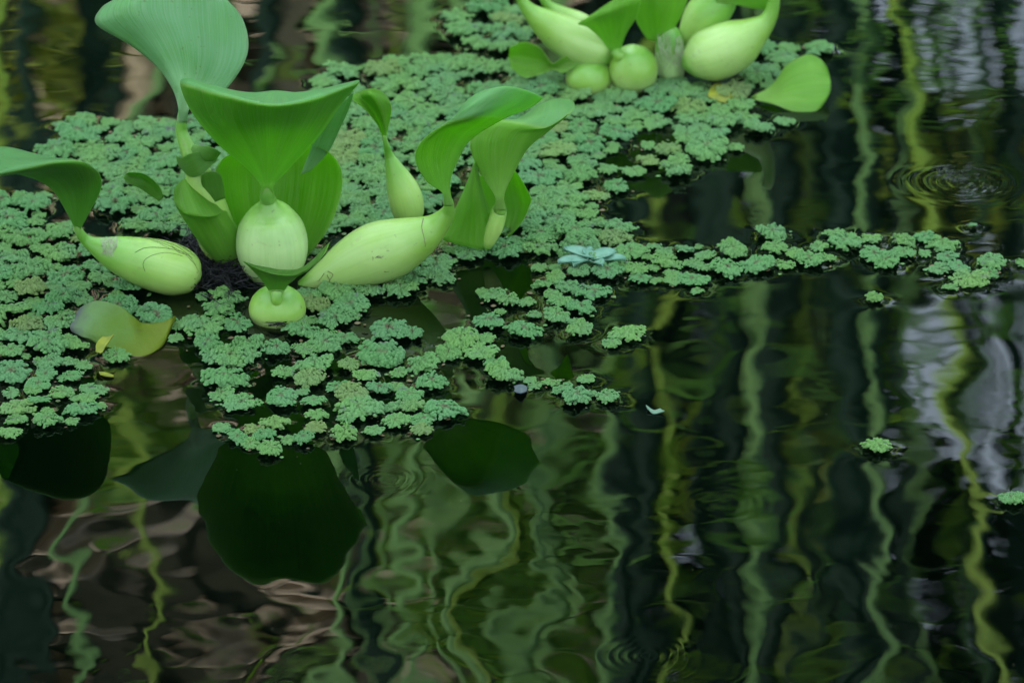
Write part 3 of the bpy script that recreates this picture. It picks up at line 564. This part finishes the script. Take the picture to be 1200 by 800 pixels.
part(hy3, 'small_leaf', blade_mesh('blade', [[(880, 114), (883, 113), (884, 112), (884, 115), (882, 117)], [(905, 99), (905, 106), (904, 112), (905, 117), (906, 122)], [(922, 76), (926, 88), (928, 102), (928, 116), (926, 130)], [(946, 64), (951, 80), (953, 98), (951, 118), (946, 134)], [(961, 69), (967, 83), (970, 98), (968, 114), (960, 128)], [(969, 79), (972, 89), (974, 98), (973, 108), (968, 119)]], yw(133), [0]*6, [[18]*5, [28, 22, 16, 11, 8], [36, 26, 17, 9, 3], [40, 28, 17, 8, 1], [38, 28, 19, 11, 5], [28, 25, 22, 18, 15]]), M['leaf_young'])

# --- dying and drowned leaves
def flat_blade(name, rows, zs, mat, th=0.0006):
    rows_z = zs if isinstance(zs[0], (list, tuple)) else [[z]*5 for z in zs]
    P = np.array([[tuple(on_water(x, y, z*MM)) for (x, y), z in zip(r_, zz)] for r_, zz in zip(rows, rows_z)])
    A = cr_line(P, 6); A = cr_line(A.transpose(1, 0, 2), 6).transpose(1, 0, 2); r, c = A.shape[:2]
    uu, vv = np.meshgrid(np.linspace(0, 1, c), np.linspace(0, 1, r)); UV = np.stack([uu, vv], -1).reshape(-1, 2)
    V = A.reshape(-1, 3); V2 = V-np.array((0, 0, th)); idx = np.arange(r*c).reshape(r, c); F = []
    for i in range(r-1):
        for j in range(c-1):
            q_ = [int(t) for t in (idx[i, j], idx[i, j+1], idx[i+1, j+1], idx[i+1, j])]; F.append(tuple(q_)); F.append(tuple(t+r*c for t in q_[::-1]))
    ring = list(idx[0, :])+list(idx[1:, -1])+list(idx[-1, -2::-1])+list(idx[-2:0:-1, 0])
    for a, b in zip(ring, ring[1:]+ring[:1]): F.append((int(b), int(a), int(a)+r*c, int(b)+r*c))
    me_ = mesh(name, np.concatenate([V, V2]), F, np.concatenate([UV, UV])); c0 = Vector(V.mean(0)); me_.transform(Matrix.Translation(-c0))
    o_ = link(name, me_, mat); o_.location = c0; return o_
tag(flat_blade('dying_leaf', [[(205, 370), (206, 372), (205, 374), (203, 378), (200, 382)], [(190, 377), (192, 385), (192, 395), (190, 404), (184, 412)], [(168, 378), (170, 392), (168, 406), (160, 418), (150, 424)], [(158, 372), (152, 386), (142, 396), (132, 404), (124, 410)], [(140, 358), (130, 370), (122, 382), (114, 392), (108, 398)], [(112, 352), (106, 362), (100, 372), (94, 384), (96, 394)], [(94, 360), (90, 366), (86, 374), (82, 382), (84, 388)]],
    [[9, 7, 4, 2, 0], [5, 4, 3, 1, -1], [5, 4, 2, 0, -2], [9, 7, 4, 1, -1], [14, 10, 7, 4, 1], [14, 11, 8, 4, 1], [8, 7, 5, 3, 1]], M['decay']),
    'dying olive and grey hyacinth leaf lying on the fern mat below the lying bulb', 'leaf')
tag(flat_blade('leaf_scrap', [[(112, 411), (114, 412), (116, 412), (118, 413), (120, 412)], [(113, 402), (117, 403), (120, 404), (123, 403), (126, 402)], [(120, 394), (123, 394), (127, 394), (130, 393), (134, 391)]], [8, 9, 11], M['yellow']), 'bright yellow torn leaf scrap on the edge of the dying leaf', 'leaf scrap')
tag(flat_blade('drowned_leaf', [[(432, 362), (436, 358), (440, 355), (436, 366), (434, 368)], [(462, 362), (462, 360), (464, 368), (468, 374), (472, 376)], [(500, 356), (494, 364), (490, 374), (492, 388), (496, 398)], [(530, 357), (524, 366), (520, 378), (514, 390), (508, 400)], [(552, 366), (550, 372), (546, 378), (540, 384), (534, 390)]], [-2, -3, -6, -10, -12], M['decay']), 'olive brown hyacinth leaf drowned just under the surface near the centre of the mat', 'leaf')
tag(flat_blade('dying_leaf', [[(832, 104), (836, 99), (842, 97), (848, 99), (850, 104)], [(830, 112), (838, 109), (846, 108), (854, 110), (858, 112)], [(838, 118), (844, 119), (850, 120), (856, 118), (860, 116)]], [5, 5, 2], M['yellow']), 'small yellow rotting leaf beside the rightmost bulb at the top', 'leaf')
tag(flat_blade('leaf_scrap', [[(116, 435), (116, 436), (117, 437), (117, 437), (117, 438)], [(124, 436), (124, 437), (124, 438), (124, 439), (124, 440)], [(133, 439), (133, 440), (133, 440), (133, 441), (133, 441)]], [1, 1.4, 1], M['yellow']), 'thin yellow sliver of leaf floating below the dying leaf', 'leaf scrap')
tag(flat_blade('petal_scrap', [[(757, 474), (757, 475), (758, 476), (758, 477), (759, 478)], [(766, 480), (766, 481), (766, 482), (766, 483), (766, 484)], [(774, 478), (775, 479), (776, 480), (777, 480), (779, 481)]], [2, 0.7, 2], M['white']), 'tiny pale curled petal afloat on dark water right of the mat tip', 'petal')
tag(flat_blade('leaf_scrap', [[(602, 452), (603, 453), (603, 455), (603, 457), (602, 458)], [(610, 450), (610, 453), (610, 455), (610, 458), (610, 460)], [(617, 452), (617, 453), (618, 455), (617, 457), (617, 458)]], [1.6, 2.6, 1.6], M['purple']), 'small dull grey leaf scrap on the front spur of the mat', 'leaf scrap')
# pale seedling rosette
sr = thing('seedling', on_water(692, 303), 'pale blue green seedling rosette floating among the ferns', 'water plant')
PET = [((698, 305), (660, 294), 11), ((690, 308), (654, 310), 10), ((692, 306), (722, 298), 13), ((700, 308), (733, 306), 9), ((690, 302), (686, 294), 8), ((694, 309), (706, 313), 8), ((686, 306), (672, 313), 8)]
for (bx, by), (tx, ty), wd in PET:
    b0, t0 = on_water(bx, by, 0.002), on_water(tx, ty, 0.005); d = t0-b0; d.z = 0; L = d.length; d.normalize(); s_ = Vector((-d.y, d.x, 0)); W_ = wd*0.00045; V, F, n_ = [], [], 9
    for i in range(n_):
        t = i/(n_-1); hw = W_*math.sin(math.pi*min(0.98, 0.12+0.86*t))**0.7; lz = 0.001+0.0026*math.sin(t*1.8)
        for j in range(5):
            u = (j-2)/2; V.append(b0+d*(L*t)+s_*(hw*u)+Vector((0, 0, lz+0.0018*u*u)))
    nv = len(V); V += [v-Vector((0, 0, 0.0006)) for v in V]
    for i in range(n_-1):
        for j in range(4): q_ = (i*5+j, i*5+j+1, (i+1)*5+j+1, (i+1)*5+j); F.append(q_); F.append(tuple(k+nv for k in q_[::-1]))
    ring = [0, 1, 2, 3, 4]+[i*5+4 for i in range(1, n_)]+[(n_-1)*5+j for j in (3, 2, 1, 0)]+[i*5 for i in range(n_-2, 0, -1)]
    for a, b in zip(ring, ring[1:]+ring[:1]): F.append((b, a, a+nv, b+nv))
    part(sr, 'leaf', mesh('seedling_leaf', V, F), M['lettuce'])

# --- fern rosettes
def fern_mesh(seed, R0=1.0):
    rd = random.Random(seed); V, F, A = [], [], []
    def scale(x, y, z, rad, ang, tilt, age):
        b = len(V); n_ = 9; ca, sa = math.cos(ang), math.sin(ang)
        for ring, (rr, hh) in enumerate(((1.0, 0.0), (0.62, 0.22))):
            for k in range(n_):
                g = 2*math.pi*k/n_; lx, ly = rr*rad*math.cos(g)*1.05, rr*rad*math.sin(g)
                if ring == 0: lx *= 1+0.10*math.sin(3*g+seed); ly *= 1+0.10*math.cos(4*g+x*90)
                lz = hh*rad+tilt*lx-0.18*rad*(rr > 0.9)
                V.append((x+ca*lx-sa*ly, y+sa*lx+ca*ly, z+lz)); A.append(age+0.06*(lx/rad))
        V.append((x, y, z+0.34*rad)); A.append(age)
        for k in range(n_):
            k2 = (k+1) % n_; F.append((b+k, b+k2, b+n_+k2, b+n_+k)); F.append((b+n_+k, b+n_+k2, b+2*n_))
    off = rd.random()*6.28; el = rd.uniform(0.0, 0.25); ov = rd.random()*6.28; ph1, ph2, ph3 = (rd.random()*6.28 for _ in range(3)); n3 = rd.choice((3, 4, 5))
    def rim(a): return R0*(0.84+0.10*math.sin(n3*a+ph1)+0.06*math.sin((n3+4)*a+ph2)+0.04*math.sin(13*a+ph3))*(1+el*math.cos(2*(a-ov)))
    nb = rd.randint(8, 10)
    for i in range(nb):                     # branches fork outwards; overlapping scales all along them
        a = off+i*2*math.pi/nb+rd.uniform(-0.2, 0.2); Lb = rim(a); hb = rd.uniform(-0.03, 0.10); ben = rd.uniform(-.3, .3)
        for s_ in range(1, 6):
            t = s_/5; aa = a+ben*t*t; zz = 0.05+hb+0.12*t-0.07*t*t; cx, cy = math.cos(aa)*Lb*t*0.9, math.sin(aa)*Lb*t*0.9
            scale(cx, cy, zz+0.03, R0*0.105*rd.uniform(0.85, 1.2), aa, -0.2, t*0.95)
            wd = Lb*t*math.pi/nb
            for sd_ in (-1, 1):
                for q_ in ((0.5, 1.0) if t > 0.5 else (0.8,)):
                    if rd.random() < 0.10: continue
                    x, y = cx-math.sin(aa)*sd_*wd*q_+math.cos(aa)*0.02, cy+math.cos(aa)*sd_*wd*q_; aq = math.atan2(y, x); rr = math.hypot(x, y); lim = rim(aq)
                    if rr > lim: x *= lim/rr; y *= lim/rr
                    scale(x, y, zz-0.05*q_+rd.uniform(-0.03, 0.05), R0*0.10*rd.uniform(0.75, 1.25), aa+sd_*0.7*q_, rd.uniform(-0.5, 0.15), min(1, t*0.85+0.12*q_))
    for k in range(4): scale(rd.uniform(-.12, .12), rd.uniform(-.12, .12), 0.06, R0*0.11, rd.random()*6, 0, 0.05)
    V = np.array(V); A = np.array(A)
    return mesh('fern_rosette', V, F, None, True, A)
FERN = [fern_mesh(100+i) for i in range(18)]
for me_ in FERN: me_.materials.append(M['fern'])
order = sorted(range(len(ros)), key=lambda i: -(ros[i][5]+(6 if i < n_hand else 0)))
single, mass = order[:292], order[292:]
FG = 'floating fern rosettes'
MARKS = [(30, 225, 'beside the far left leaf'), (110, 160, 'at the far left rim of the mat'), (200, 155, 'behind the tall stalk'), (130, 225, 'left of the small dark leaf'), (185, 250, 'behind the lying bulb'), (20, 275, 'at the left border behind the dying leaf'), (80, 285, 'by the neck of the lying bulb'),
 (40, 345, 'left of the dying leaf'), (140, 345, 'below the lying bulb'), (250, 355, 'left of the small front bulb'), (30, 420, 'in the top of the lower corner patch'), (90, 440, 'on the right side of the lower corner patch'), (30, 490, 'on the front rim of the lower corner patch'), (95, 485, 'at the front tip of the lower corner patch'), (136, 422, 'alone below the dying leaf'),
 (240, 400, 'right of the dying leaf'), (265, 445, 'in the left of the front lobe'), (285, 510, 'at the front left tip of the front lobe'), (310, 400, 'just below the small front bulb'), (345, 440, 'below the small front bulb in the front lobe'), (345, 500, 'at the front rim of the front lobe'), (390, 380, 'below the yellow end of the long bulb'), (400, 440, 'in the middle of the front lobe'), (415, 495, 'at the front rim under the long bulb'), (460, 400, 'beside the drowned leaf'), (470, 450, 'in the right of the front lobe'), (505, 490, 'at the right tip of the front lobe'),
 (535, 405, 'in front of the drowned leaf'), (575, 365, 'right of the drowned leaf'), (600, 350, 'in the small row right of the drowned leaf'), (590, 430, 'midway along the front spur'), (640, 455, 'by the grey scrap on the front spur'), (690, 468, 'at the tip of the front spur'), (615, 392, 'alone above the dark mirrored leaf'), (670, 370, 'below the pale seedling'), (735, 395, 'apart below the start of the raft'), (650, 330, 'in front of the pale seedling'), (715, 325, 'right of the pale seedling'),
 (780, 300, 'at the start of the raft'), (815, 335, 'on the lower corner of the raft'), (860, 310, 'in the left half of the raft'), (905, 285, 'on the raised bump of the raft'), (950, 300, 'in the middle of the raft'), (1000, 285, 'on the upper edge of the raft'), (1045, 305, 'in the right half of the raft'), (1095, 290, 'near the end of the raft'), (1140, 325, 'at the very end of the raft'),
 (725, 275, 'behind the pale seedling'), (670, 270, 'between the rolled leaves and the seedling'), (660, 235, 'right of the rolled leaves'), (720, 215, 'at the notch of dark water'), (790, 200, 'at the right rim above dark water'), (850, 165, 'below the rightmost bulb'), (900, 150, 'below the rightmost cupped leaf'), (760, 165, 'right of the middle of the mat'), (700, 150, 'below the yellow round bulb'), (650, 170, 'behind the rolled leaves'), (920, 75, 'right of the top plant'),
 (400, 95, 'at the far rim behind the slim leaf'), (500, 85, 'on the far rim of the mat'), (560, 40, 'in the far corner left of the top plant'), (600, 90, 'left of the yellow round bulb'), (430, 170, 'beside the slim leaf'), (420, 250, 'behind the long bulb'), (520, 120, 'behind the twisted leaf'), (570, 130, 'right behind the twisted leaf'), (530, 300, 'in front of the rolled leaves'), (370, 240, 'right of the big cupped leaf'), (500, 170, 'between the slim leaf and the twisted leaf')]
def fern_label(px, py, hw):
    k = min(MARKS, key=lambda q: (q[0]-px)**2+(2.0*(q[1]-py))**2); dx_, dy_ = px-k[0], 2*(py-k[1])
    size = 'large' if hw > 18.5 else 'medium' if hw > 13.5 else 'small'
    return f"{size} {'blue green' if px < 250 else 'light green'} floating fern {k[2]}"
def fern(i_mesh, x, y, r, label, group=FG):
    o_ = link('floating_fern', FERN[i_mesh]); o_.location = (x, y, 0.0006+random.uniform(0, 0.0012)); s_ = r*1.13
    o_.scale = (s_, s_*random.uniform(0.92, 1.08), s_*random.uniform(1.3, 2.0)); o_.rotation_euler = (random.gauss(0, 0.08), random.gauss(0, 0.08), random.random()*6.283)
    return tag(o_, label, 'floating fern', group)
ORD = ['leftmost', 'second', 'third', 'fourth', 'fifth', 'sixth', 'seventh', 'eighth', 'ninth', 'tenth', 'eleventh', 'twelfth']
by = {}
for i in single: by.setdefault(fern_label(*ros[i][3:]), []).append(i)
for lab, members in by.items():
    members.sort(key=lambda i: ros[i][3])
    for n_, i in enumerate(members):
        l_ = lab if len(members) == 1 else ('leftmost ' if n_ == 0 else 'rightmost ' if n_ == len(members)-1 else ORD[n_]+' from left, ')+lab
        x, y, r, px, py, hw = ros[i]; fern(random.randrange(18), x, y, r, l_ if len(l_.split()) <= 16 else lab)
VV, FF, AA = [], [], []
for i in mass:
    x, y, r, px, py, hw = ros[i]; me_ = FERN[random.randrange(18)]; co = np.empty(len(me_.vertices)*3); me_.vertices.foreach_get('co', co); co = co.reshape(-1, 3)
    a = random.random()*6.283; s_ = r*1.13; b = sum(len(v) for v in VV)
    VV.append(np.stack([x+s_*(co[:, 0]*math.cos(a)-co[:, 1]*math.sin(a)), y+s_*(co[:, 0]*math.sin(a)+co[:, 1]*math.cos(a)), 0.0008+1.6*s_*co[:, 2]], -1))
    ag = np.empty(len(co)); me_.attributes['age'].data.foreach_get('value', ag); AA.append(ag); FF += [tuple(k+b for k in p.vertices) for p in me_.polygons]
# crumbs of loose fern between the rosettes
for k in range(420):
    x, y, r, *_ = ros[random.randrange(len(ros))]; a = random.random()*6.283; d = r*random.uniform(0.95, 1.6); cx, cy = x+math.cos(a)*d, y+math.sin(a)*d; s_ = random.uniform(0.0006, 0.0017); b = sum(len(v) for v in VV)
    ring = [(cx+s_*math.cos(g)*random.uniform(.7, 1.2), cy+s_*math.sin(g)*random.uniform(.7, 1.2), 0.0007) for g in np.linspace(0, 5.6, 8)]
    VV.append(np.array(ring+[(cx, cy, 0.0007+s_*0.4)])); AA.append(np.full(9, random.choice((0.1, 0.25, 0.5, 0.9)))); FF += [(b+j, b+(j+1) % 8, b+8) for j in range(8)]
o = link('fern_mat', mesh('fern_mat', np.concatenate(VV), FF, None, True, np.concatenate(AA)), M['fern'])
tag(o, 'mass of the smallest floating fern rosettes and crumbs filling the mat', 'fern mat', kind='stuff')
LL = {'right': 'lone floating fern fragment with a water ring on dark water at right', 'edge': 'lone floating fern fragment at the right edge below the pale reflections', 'small': 'small lone fern fragment just below the narrow raft', 'speck': 'tiniest lone fern fragment above the end of the narrow raft'}
for k, (px, py, hw) in LONE.items():
    p = on_water(px, py); fern(random.randrange(18), p.x, p.y, hw*0.42*MM, LL[k])

# specks of dust and pollen on the open water, brown crumbs caught in the mat
def specks(name, label, pts, lo, hi, mat):
    V, F = [], []
    for px, py in pts:
        p = on_water(px, py, 0.0006); a = random.uniform(lo, hi); g0 = random.random()*6; b = len(V); st_ = random.uniform(0.35, 1)
        V += [p+Vector((a*math.cos(g0)*math.cos(g)-a*st_*math.sin(g0)*math.sin(g), a*math.sin(g0)*math.cos(g)+a*st_*math.cos(g0)*math.sin(g), 0)) for g in np.linspace(0, 5.3, 7)]+[p+Vector((0, 0, a*0.5))]
        F += [(b+k, b+(k+1) % 7, b+7) for k in range(7)]
    tag(link(name, mesh(name, V, F), mat), label, name.replace('_', ' '), kind='stuff')
specks('pond_dust', 'fine specks of dust scattered on the open water', [(random.uniform(0, 1200), random.uniform(440, 800)) for _ in range(50)]+[(random.uniform(780, 1200), random.uniform(60, 480)) for _ in range(40)], 0.00015, 0.00035, M['fern'])
dp = []
while len(dp) < 420:
    x, y, r, px, py, hw = ros[random.randrange(len(ros))]; dp.append((px+random.uniform(-1.7, 1.7)*hw, py+random.uniform(-.8, .8)*hw))
specks('plant_litter', 'brown and dull crumbs of rotting plant caught between the floating ferns', dp, 0.0006, 0.0019, M['litter'])

# ------------------------------------------------------------------ the far bank, seen in the water
def rock_mesh(seed):
    bm = bmesh.new(); bmesh.ops.create_icosphere(bm, subdivisions=3, radius=1.0)
    for v in bm.verts:
        n_ = v.co.normalized(); v.co = n_*(1+0.28*mnoise.noise(n_*1.3+Vector((seed*3.1, 0, 0)))+0.10*mnoise.noise(n_*3.5+Vector((0, seed, 0))))
        v.co.z *= 0.7
    me_ = bpy.data.meshes.new('rock'); bm.to_mesh(me_); bm.free(); me_.polygons.foreach_set('use_smooth', [True]*len(me_.polygons)); return me_
RK = [rock_mesh(i) for i in range(8)]; RKD = [m_.copy() for m_ in RK]
for a, b in zip(RK, RKD): a.materials.append(M['rock']); b.materials.append(M['rock_dark'])
for i in range(290):
    y = random.uniform(4.9, 6.0); x = random.uniform(-1.0, 0.15); s_ = random.choice((0.04, 0.055, 0.07, 0.09, 0.13))
    o = link('bank_rock', random.choice(RK if random.random() < 0.75 else RKD)); o.location = (x, y, bank_z(x, y)+s_*0.15); o.rotation_euler = (random.uniform(-.5, .5), random.uniform(-.5, .5), random.random()*6.28)
    o.scale = (s_*random.uniform(.8, 1.3), s_, s_*random.uniform(.7, 1.1)); tag(o, 'brown rock on the far bank seen only as a reflection in the water', 'rock', 'rocks on the far bank')

def leaf_cloud(name, centres, n, size, mat, spread, aspect=0.3, rd=random):
    V, F = [], []
    for _ in range(n):
        c = Vector(rd.choice(centres)); p = c+Vector((rd.gauss(0, spread[0]), rd.gauss(0, spread[1]), rd.gauss(0, spread[2])))
        a = Vector((rd.gauss(0, 1), rd.gauss(0, 1), rd.gauss(-0.4, 0.7))).normalized(); b = a.orthogonal().normalized(); b.rotate(Matrix.Rotation(rd.random()*6.28, 3, a)); L = size*rd.uniform(.6, 1.4); W_ = L*aspect
        k = len(V); up = a.cross(b)*(L*0.12)
        V += [p-a*L*.5, p+b*W_*.5+up*.4, p-b*W_*.5+up*.4, p+a*L*.5-up, p+a*L*.05+up*0.1]
        F += [(k, k+1, k+4), (k, k+4, k+2), (k+1, k+3, k+4), (k+4, k+3, k+2)]
    return mesh(name, V, F, None, False)
def cane(px_lo, px_hi, y, d, mat, leaves, label, z1=4.6):
    """a bamboo cane whose mirror image crosses px_lo low in the frame (high on the cane) and px_hi near the top of it"""
    a, b = mirrored(px_hi, 60, y), mirrored(px_lo, 760, y); t = (b-a)/(b.z-a.z)
    zb = bank_z(a.x, y)-0.1; P = [a+t*(z-a.z)+Vector((0.02*math.sin(z*1.7+px_lo), 0, 0)) for z in np.arange(zb, z1, 0.07)]
    r = d/2; root = thing('bamboo', (P[0].x, y, zb), label, 'bamboo', 'bamboo canes on the far bank'); V, F = [], []; seg = 10
    for i, p in enumerate(P):
        rr = r*(1-0.25*i/len(P))*(1.13 if i % 4 == 0 else 1.0)
        for k in range(seg): g = 2*math.pi*k/seg; V.append(p+Vector((math.cos(g)*rr, math.sin(g)*rr, 0)))
    F = [(i*seg+k, i*seg+(k+1) % seg, (i+1)*seg+(k+1) % seg, (i+1)*seg+k) for i in range(len(P)-1) for k in range(seg)]
    part(root, 'cane', mesh('cane', V, F), mat)
    if leaves:
        nodes = [P[i] for i in range(8, len(P), 4)]; cs = [nodes[random.randrange(len(nodes))]+Vector((random.gauss(0, .12), random.gauss(0, .12), random.gauss(0, .05))) for _ in range(14)]
        o_ = part(root, 'foliage', leaf_cloud('foliage', cs, leaves, 0.085, mat if random.random() < 0.3 else M['bamboo_leaf'], (.07, .07, .09), 0.15), M['bamboo_leaf'])
LBL = {'t': 'thick dry tan bamboo cane on the far bank seen as a pale brown reflection', 'p': 'pale green bamboo cane on the far bank seen as a wavering reflection', 'd': 'shade-coloured bamboo cane on the far bank seen as a dark wavering reflection', 'l': 'yellow green bamboo shoot on the far bank seen as a bright wavering reflection'}
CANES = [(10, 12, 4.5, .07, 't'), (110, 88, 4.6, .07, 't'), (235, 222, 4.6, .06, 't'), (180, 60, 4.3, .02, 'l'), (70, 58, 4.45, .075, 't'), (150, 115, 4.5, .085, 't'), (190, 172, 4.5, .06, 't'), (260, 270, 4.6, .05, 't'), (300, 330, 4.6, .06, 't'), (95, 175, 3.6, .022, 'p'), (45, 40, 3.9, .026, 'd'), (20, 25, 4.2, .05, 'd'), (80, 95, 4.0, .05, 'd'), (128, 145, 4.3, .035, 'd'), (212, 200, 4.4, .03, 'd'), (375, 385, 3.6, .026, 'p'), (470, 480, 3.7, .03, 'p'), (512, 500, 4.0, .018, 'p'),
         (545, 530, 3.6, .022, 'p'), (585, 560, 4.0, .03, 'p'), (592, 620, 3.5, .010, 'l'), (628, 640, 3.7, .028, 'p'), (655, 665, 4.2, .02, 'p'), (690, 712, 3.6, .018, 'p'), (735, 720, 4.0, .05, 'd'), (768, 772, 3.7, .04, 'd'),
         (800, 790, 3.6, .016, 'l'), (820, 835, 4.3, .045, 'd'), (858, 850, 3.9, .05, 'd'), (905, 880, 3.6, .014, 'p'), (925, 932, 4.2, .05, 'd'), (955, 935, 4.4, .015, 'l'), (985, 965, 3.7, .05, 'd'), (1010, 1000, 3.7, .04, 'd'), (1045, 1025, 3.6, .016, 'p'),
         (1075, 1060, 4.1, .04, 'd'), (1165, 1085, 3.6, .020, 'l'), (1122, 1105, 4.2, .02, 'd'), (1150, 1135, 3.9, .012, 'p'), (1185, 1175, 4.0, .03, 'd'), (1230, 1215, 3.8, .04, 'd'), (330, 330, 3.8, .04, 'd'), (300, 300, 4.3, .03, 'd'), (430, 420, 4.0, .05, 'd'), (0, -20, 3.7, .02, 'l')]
for i in range(26):
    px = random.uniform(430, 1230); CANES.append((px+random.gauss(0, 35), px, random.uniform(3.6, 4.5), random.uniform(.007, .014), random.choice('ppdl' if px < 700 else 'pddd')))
for a, b, y, d, k in CANES: cane(a, b, y, d*(1.0 if k == 't' else 0.8 if k in 'pl' else 0.95), M[{'p': 'cane_pale', 'd': 'cane_shaded', 'l': 'cane_lime', 't': 'cane_tan'}[k]], 0 if k in 'dt' or a < 420 else 110, LBL[k], 2.02 if k == 't' else 2.08 if k == 'd' and 50 < a < 420 else 4.6)
for i in range(34):                         # the grove carries on to both sides
    sx = random.choice((-1, 1)); x = sx*random.uniform(0.95, 4.2); y = random.uniform(3.7, 5.2); px = 600+x/(y-CAM.y)*math.cos(PITCH)*FPX
    cane(px+random.uniform(-60, 60), px, y, random.uniform(.02, .05), M[random.choice(('cane_pale', 'cane_shaded', 'cane_shaded'))], 30, 'bamboo cane of the grove beyond the sides of the pond view')

def shrub(name, label, cat, centres, n, size, mat, spread, asp, grp):
    c0 = sum((Vector(c) for c in centres), Vector())/len(centres); z = bank_z(c0.x, c0.y); root = thing(name, (c0.x, c0.y, z), label, cat, grp)
    part(root, 'foliage', leaf_cloud('foliage', centres, n, size, mat, spread, asp), mat)
    part(root, 'stem', tubes_mesh('stem', [[(c0.x, c0.y, z), ((c0.x+c[0])/2, (c0.y+c[1])/2, (z+c[2])/2+0.05), tuple(c)] for c in centres[:6]], 0.012, 0.005), M['bark'])
def spots(boxes, y, n): return [tuple(mirrored(random.uniform(b[0], b[2]), random.uniform(b[1], b[3]), y+random.uniform(-.15, .15))) for b in (random.choice(boxes) for _ in range(n))]
G = 'sunlit shrubs on the far bank'
shrub('shrub', 'yellow green shrub on the far bank mirrored right of the centre', 'shrub', spots([(840, 420, 950, 560)], 4.8, 12), 420, .07, M['sun_leaf'], (.05, .05, .05), .4, G)
shrub('shrub', 'lime green shrub on the far bank mirrored at the top right ripple', 'shrub', spots([(1130, 150, 1290, 260)], 4.8, 12), 420, .07, M['sun_leaf'], (.06, .05, .05), .4, G)
shrub('shrub', 'yellow green shrub on the far bank mirrored in the top left corner', 'shrub', spots([(0, -40, 60, 110)], 4.1, 8), 150, .06, M['sun_leaf'], (.05, .04, .05), .4, G)
shrub('shrub', 'bright shrub on the far bank mirrored along the bottom centre', 'shrub', spots([(420, 520, 720, 620), (560, 660, 700, 800)], 4.5, 20), 800, .07, M['bamboo_leaf'], (.06, .05, .06), .3, G)
shrub('shrub', 'leafy shrub on the far bank mirrored left of the cupped leaf', 'shrub', spots([(130, 470, 190, 560)], 4.6, 8), 160, .07, M['bamboo_leaf'], (.06, .05, .06), .35, G)
# dark wood behind, open to the sky in places at the right
HOLES = [(1058, 10, 18), (1062, 60, 14), (1066, -50, 12), (1130, -90, 24), (1128, -40, 30), (1130, 10, 30), (1128, 55, 26), (1140, 98, 18), (1190, -90, 30), (1192, -40, 36), (1192, 15, 38), (1198, 80, 34), (1212, 130, 18),
         (1126, 380, 24), (1168, 424, 18), (1150, 478, 20), (1098, 440, 12), (1122, 530, 11), (1190, 495, 18), (1194, 380, 12), (1092, 500, 8), (1180, 556, 12), (1078, 398, 7), (1060, 470, 6), (1205, 440, 9), (1180, 300, 12), (1210, 280, 22), (1205, 240, 14)]
def open_sky(x, y, z):
    d = Vector((x, y, -z))-CAM; k = d.dot(FW); px, py = 600+FPX*d.x/k, 400-FPX*d.dot(UP)/k
    return any((h[0]-px)**2+(h[1]-py)**2 < (h[2]+26)**2 for h in HOLES)
cs = []
for rep_ in range(3):
    for gx in np.arange(-1.7, 2.0, 0.10):
        for gz in np.arange(0.9, 5.6, 0.10):
            p = (gx+random.uniform(-.04, .04), random.uniform(7.4, 8.6), gz+random.uniform(-.04, .04))
            if not open_sky(*p): cs.append(p)
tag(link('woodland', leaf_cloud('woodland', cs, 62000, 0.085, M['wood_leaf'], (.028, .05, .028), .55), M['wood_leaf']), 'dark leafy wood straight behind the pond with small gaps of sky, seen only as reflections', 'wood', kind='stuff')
cs = [(random.choice((-1, 1))*random.uniform(1.8, 5.0), random.uniform(6.6, 8.4), random.uniform(0.2, 5.6)) for _ in range(1500)]
for _ in range(5200):                      # unseen ring of leaves added to block low sky light, open overhead
    a = random.uniform(0, 6.283); r_ = random.uniform(6.5, 9.5); x, y = math.cos(a)*r_, math.sin(a)*r_-0.5
    if y > 4.5 and abs(x) < 4.5: continue
    cs.append((x, y, random.uniform(0.2, 7.2)))
tag(link('woodland', leaf_cloud('woodland', cs, 62000, 0.20, M['wood_leaf'], (.05, .05, .05), .55), M['wood_leaf']), 'dark leafy wood, its unseen ring round the pond added to block low sky light', 'wood', kind='stuff')

# ------------------------------------------------------------------ unseen tree added on the near bank to shade the plants
c0 = Vector((0.05, 0.10, 0.05))+sd*4.6
tr_ = thing('shade_tree', (c0.x-0.9, c0.y-0.6, 0.1), 'unseen leafy tree added on the near bank to shade the pond', 'tree')
part(tr_, 'trunk', tubes_mesh('trunk', [[(c0.x-0.9, c0.y-0.6, 0.1), (c0.x-0.8, c0.y-0.5, 1.2), (c0.x-0.4, c0.y-0.3, 2.2), tuple(c0)]], 0.16, 0.06, 12), M['bark'])
cs = []
for _ in range(260):
    v = Vector((random.gauss(0, 1), random.gauss(0, 1), random.gauss(0, 1))).normalized()*random.random()**0.4
    cs.append(c0+Vector((v.x*1.15, v.y*1.15, v.z*0.55)))
part(tr_, 'crown', leaf_cloud('crown', cs, 15000, 0.13, M['shade_leaf'], (.08, .08, .06), .5), M['shade_leaf'])
print('rosettes', len(ros), 'hand', n_hand)
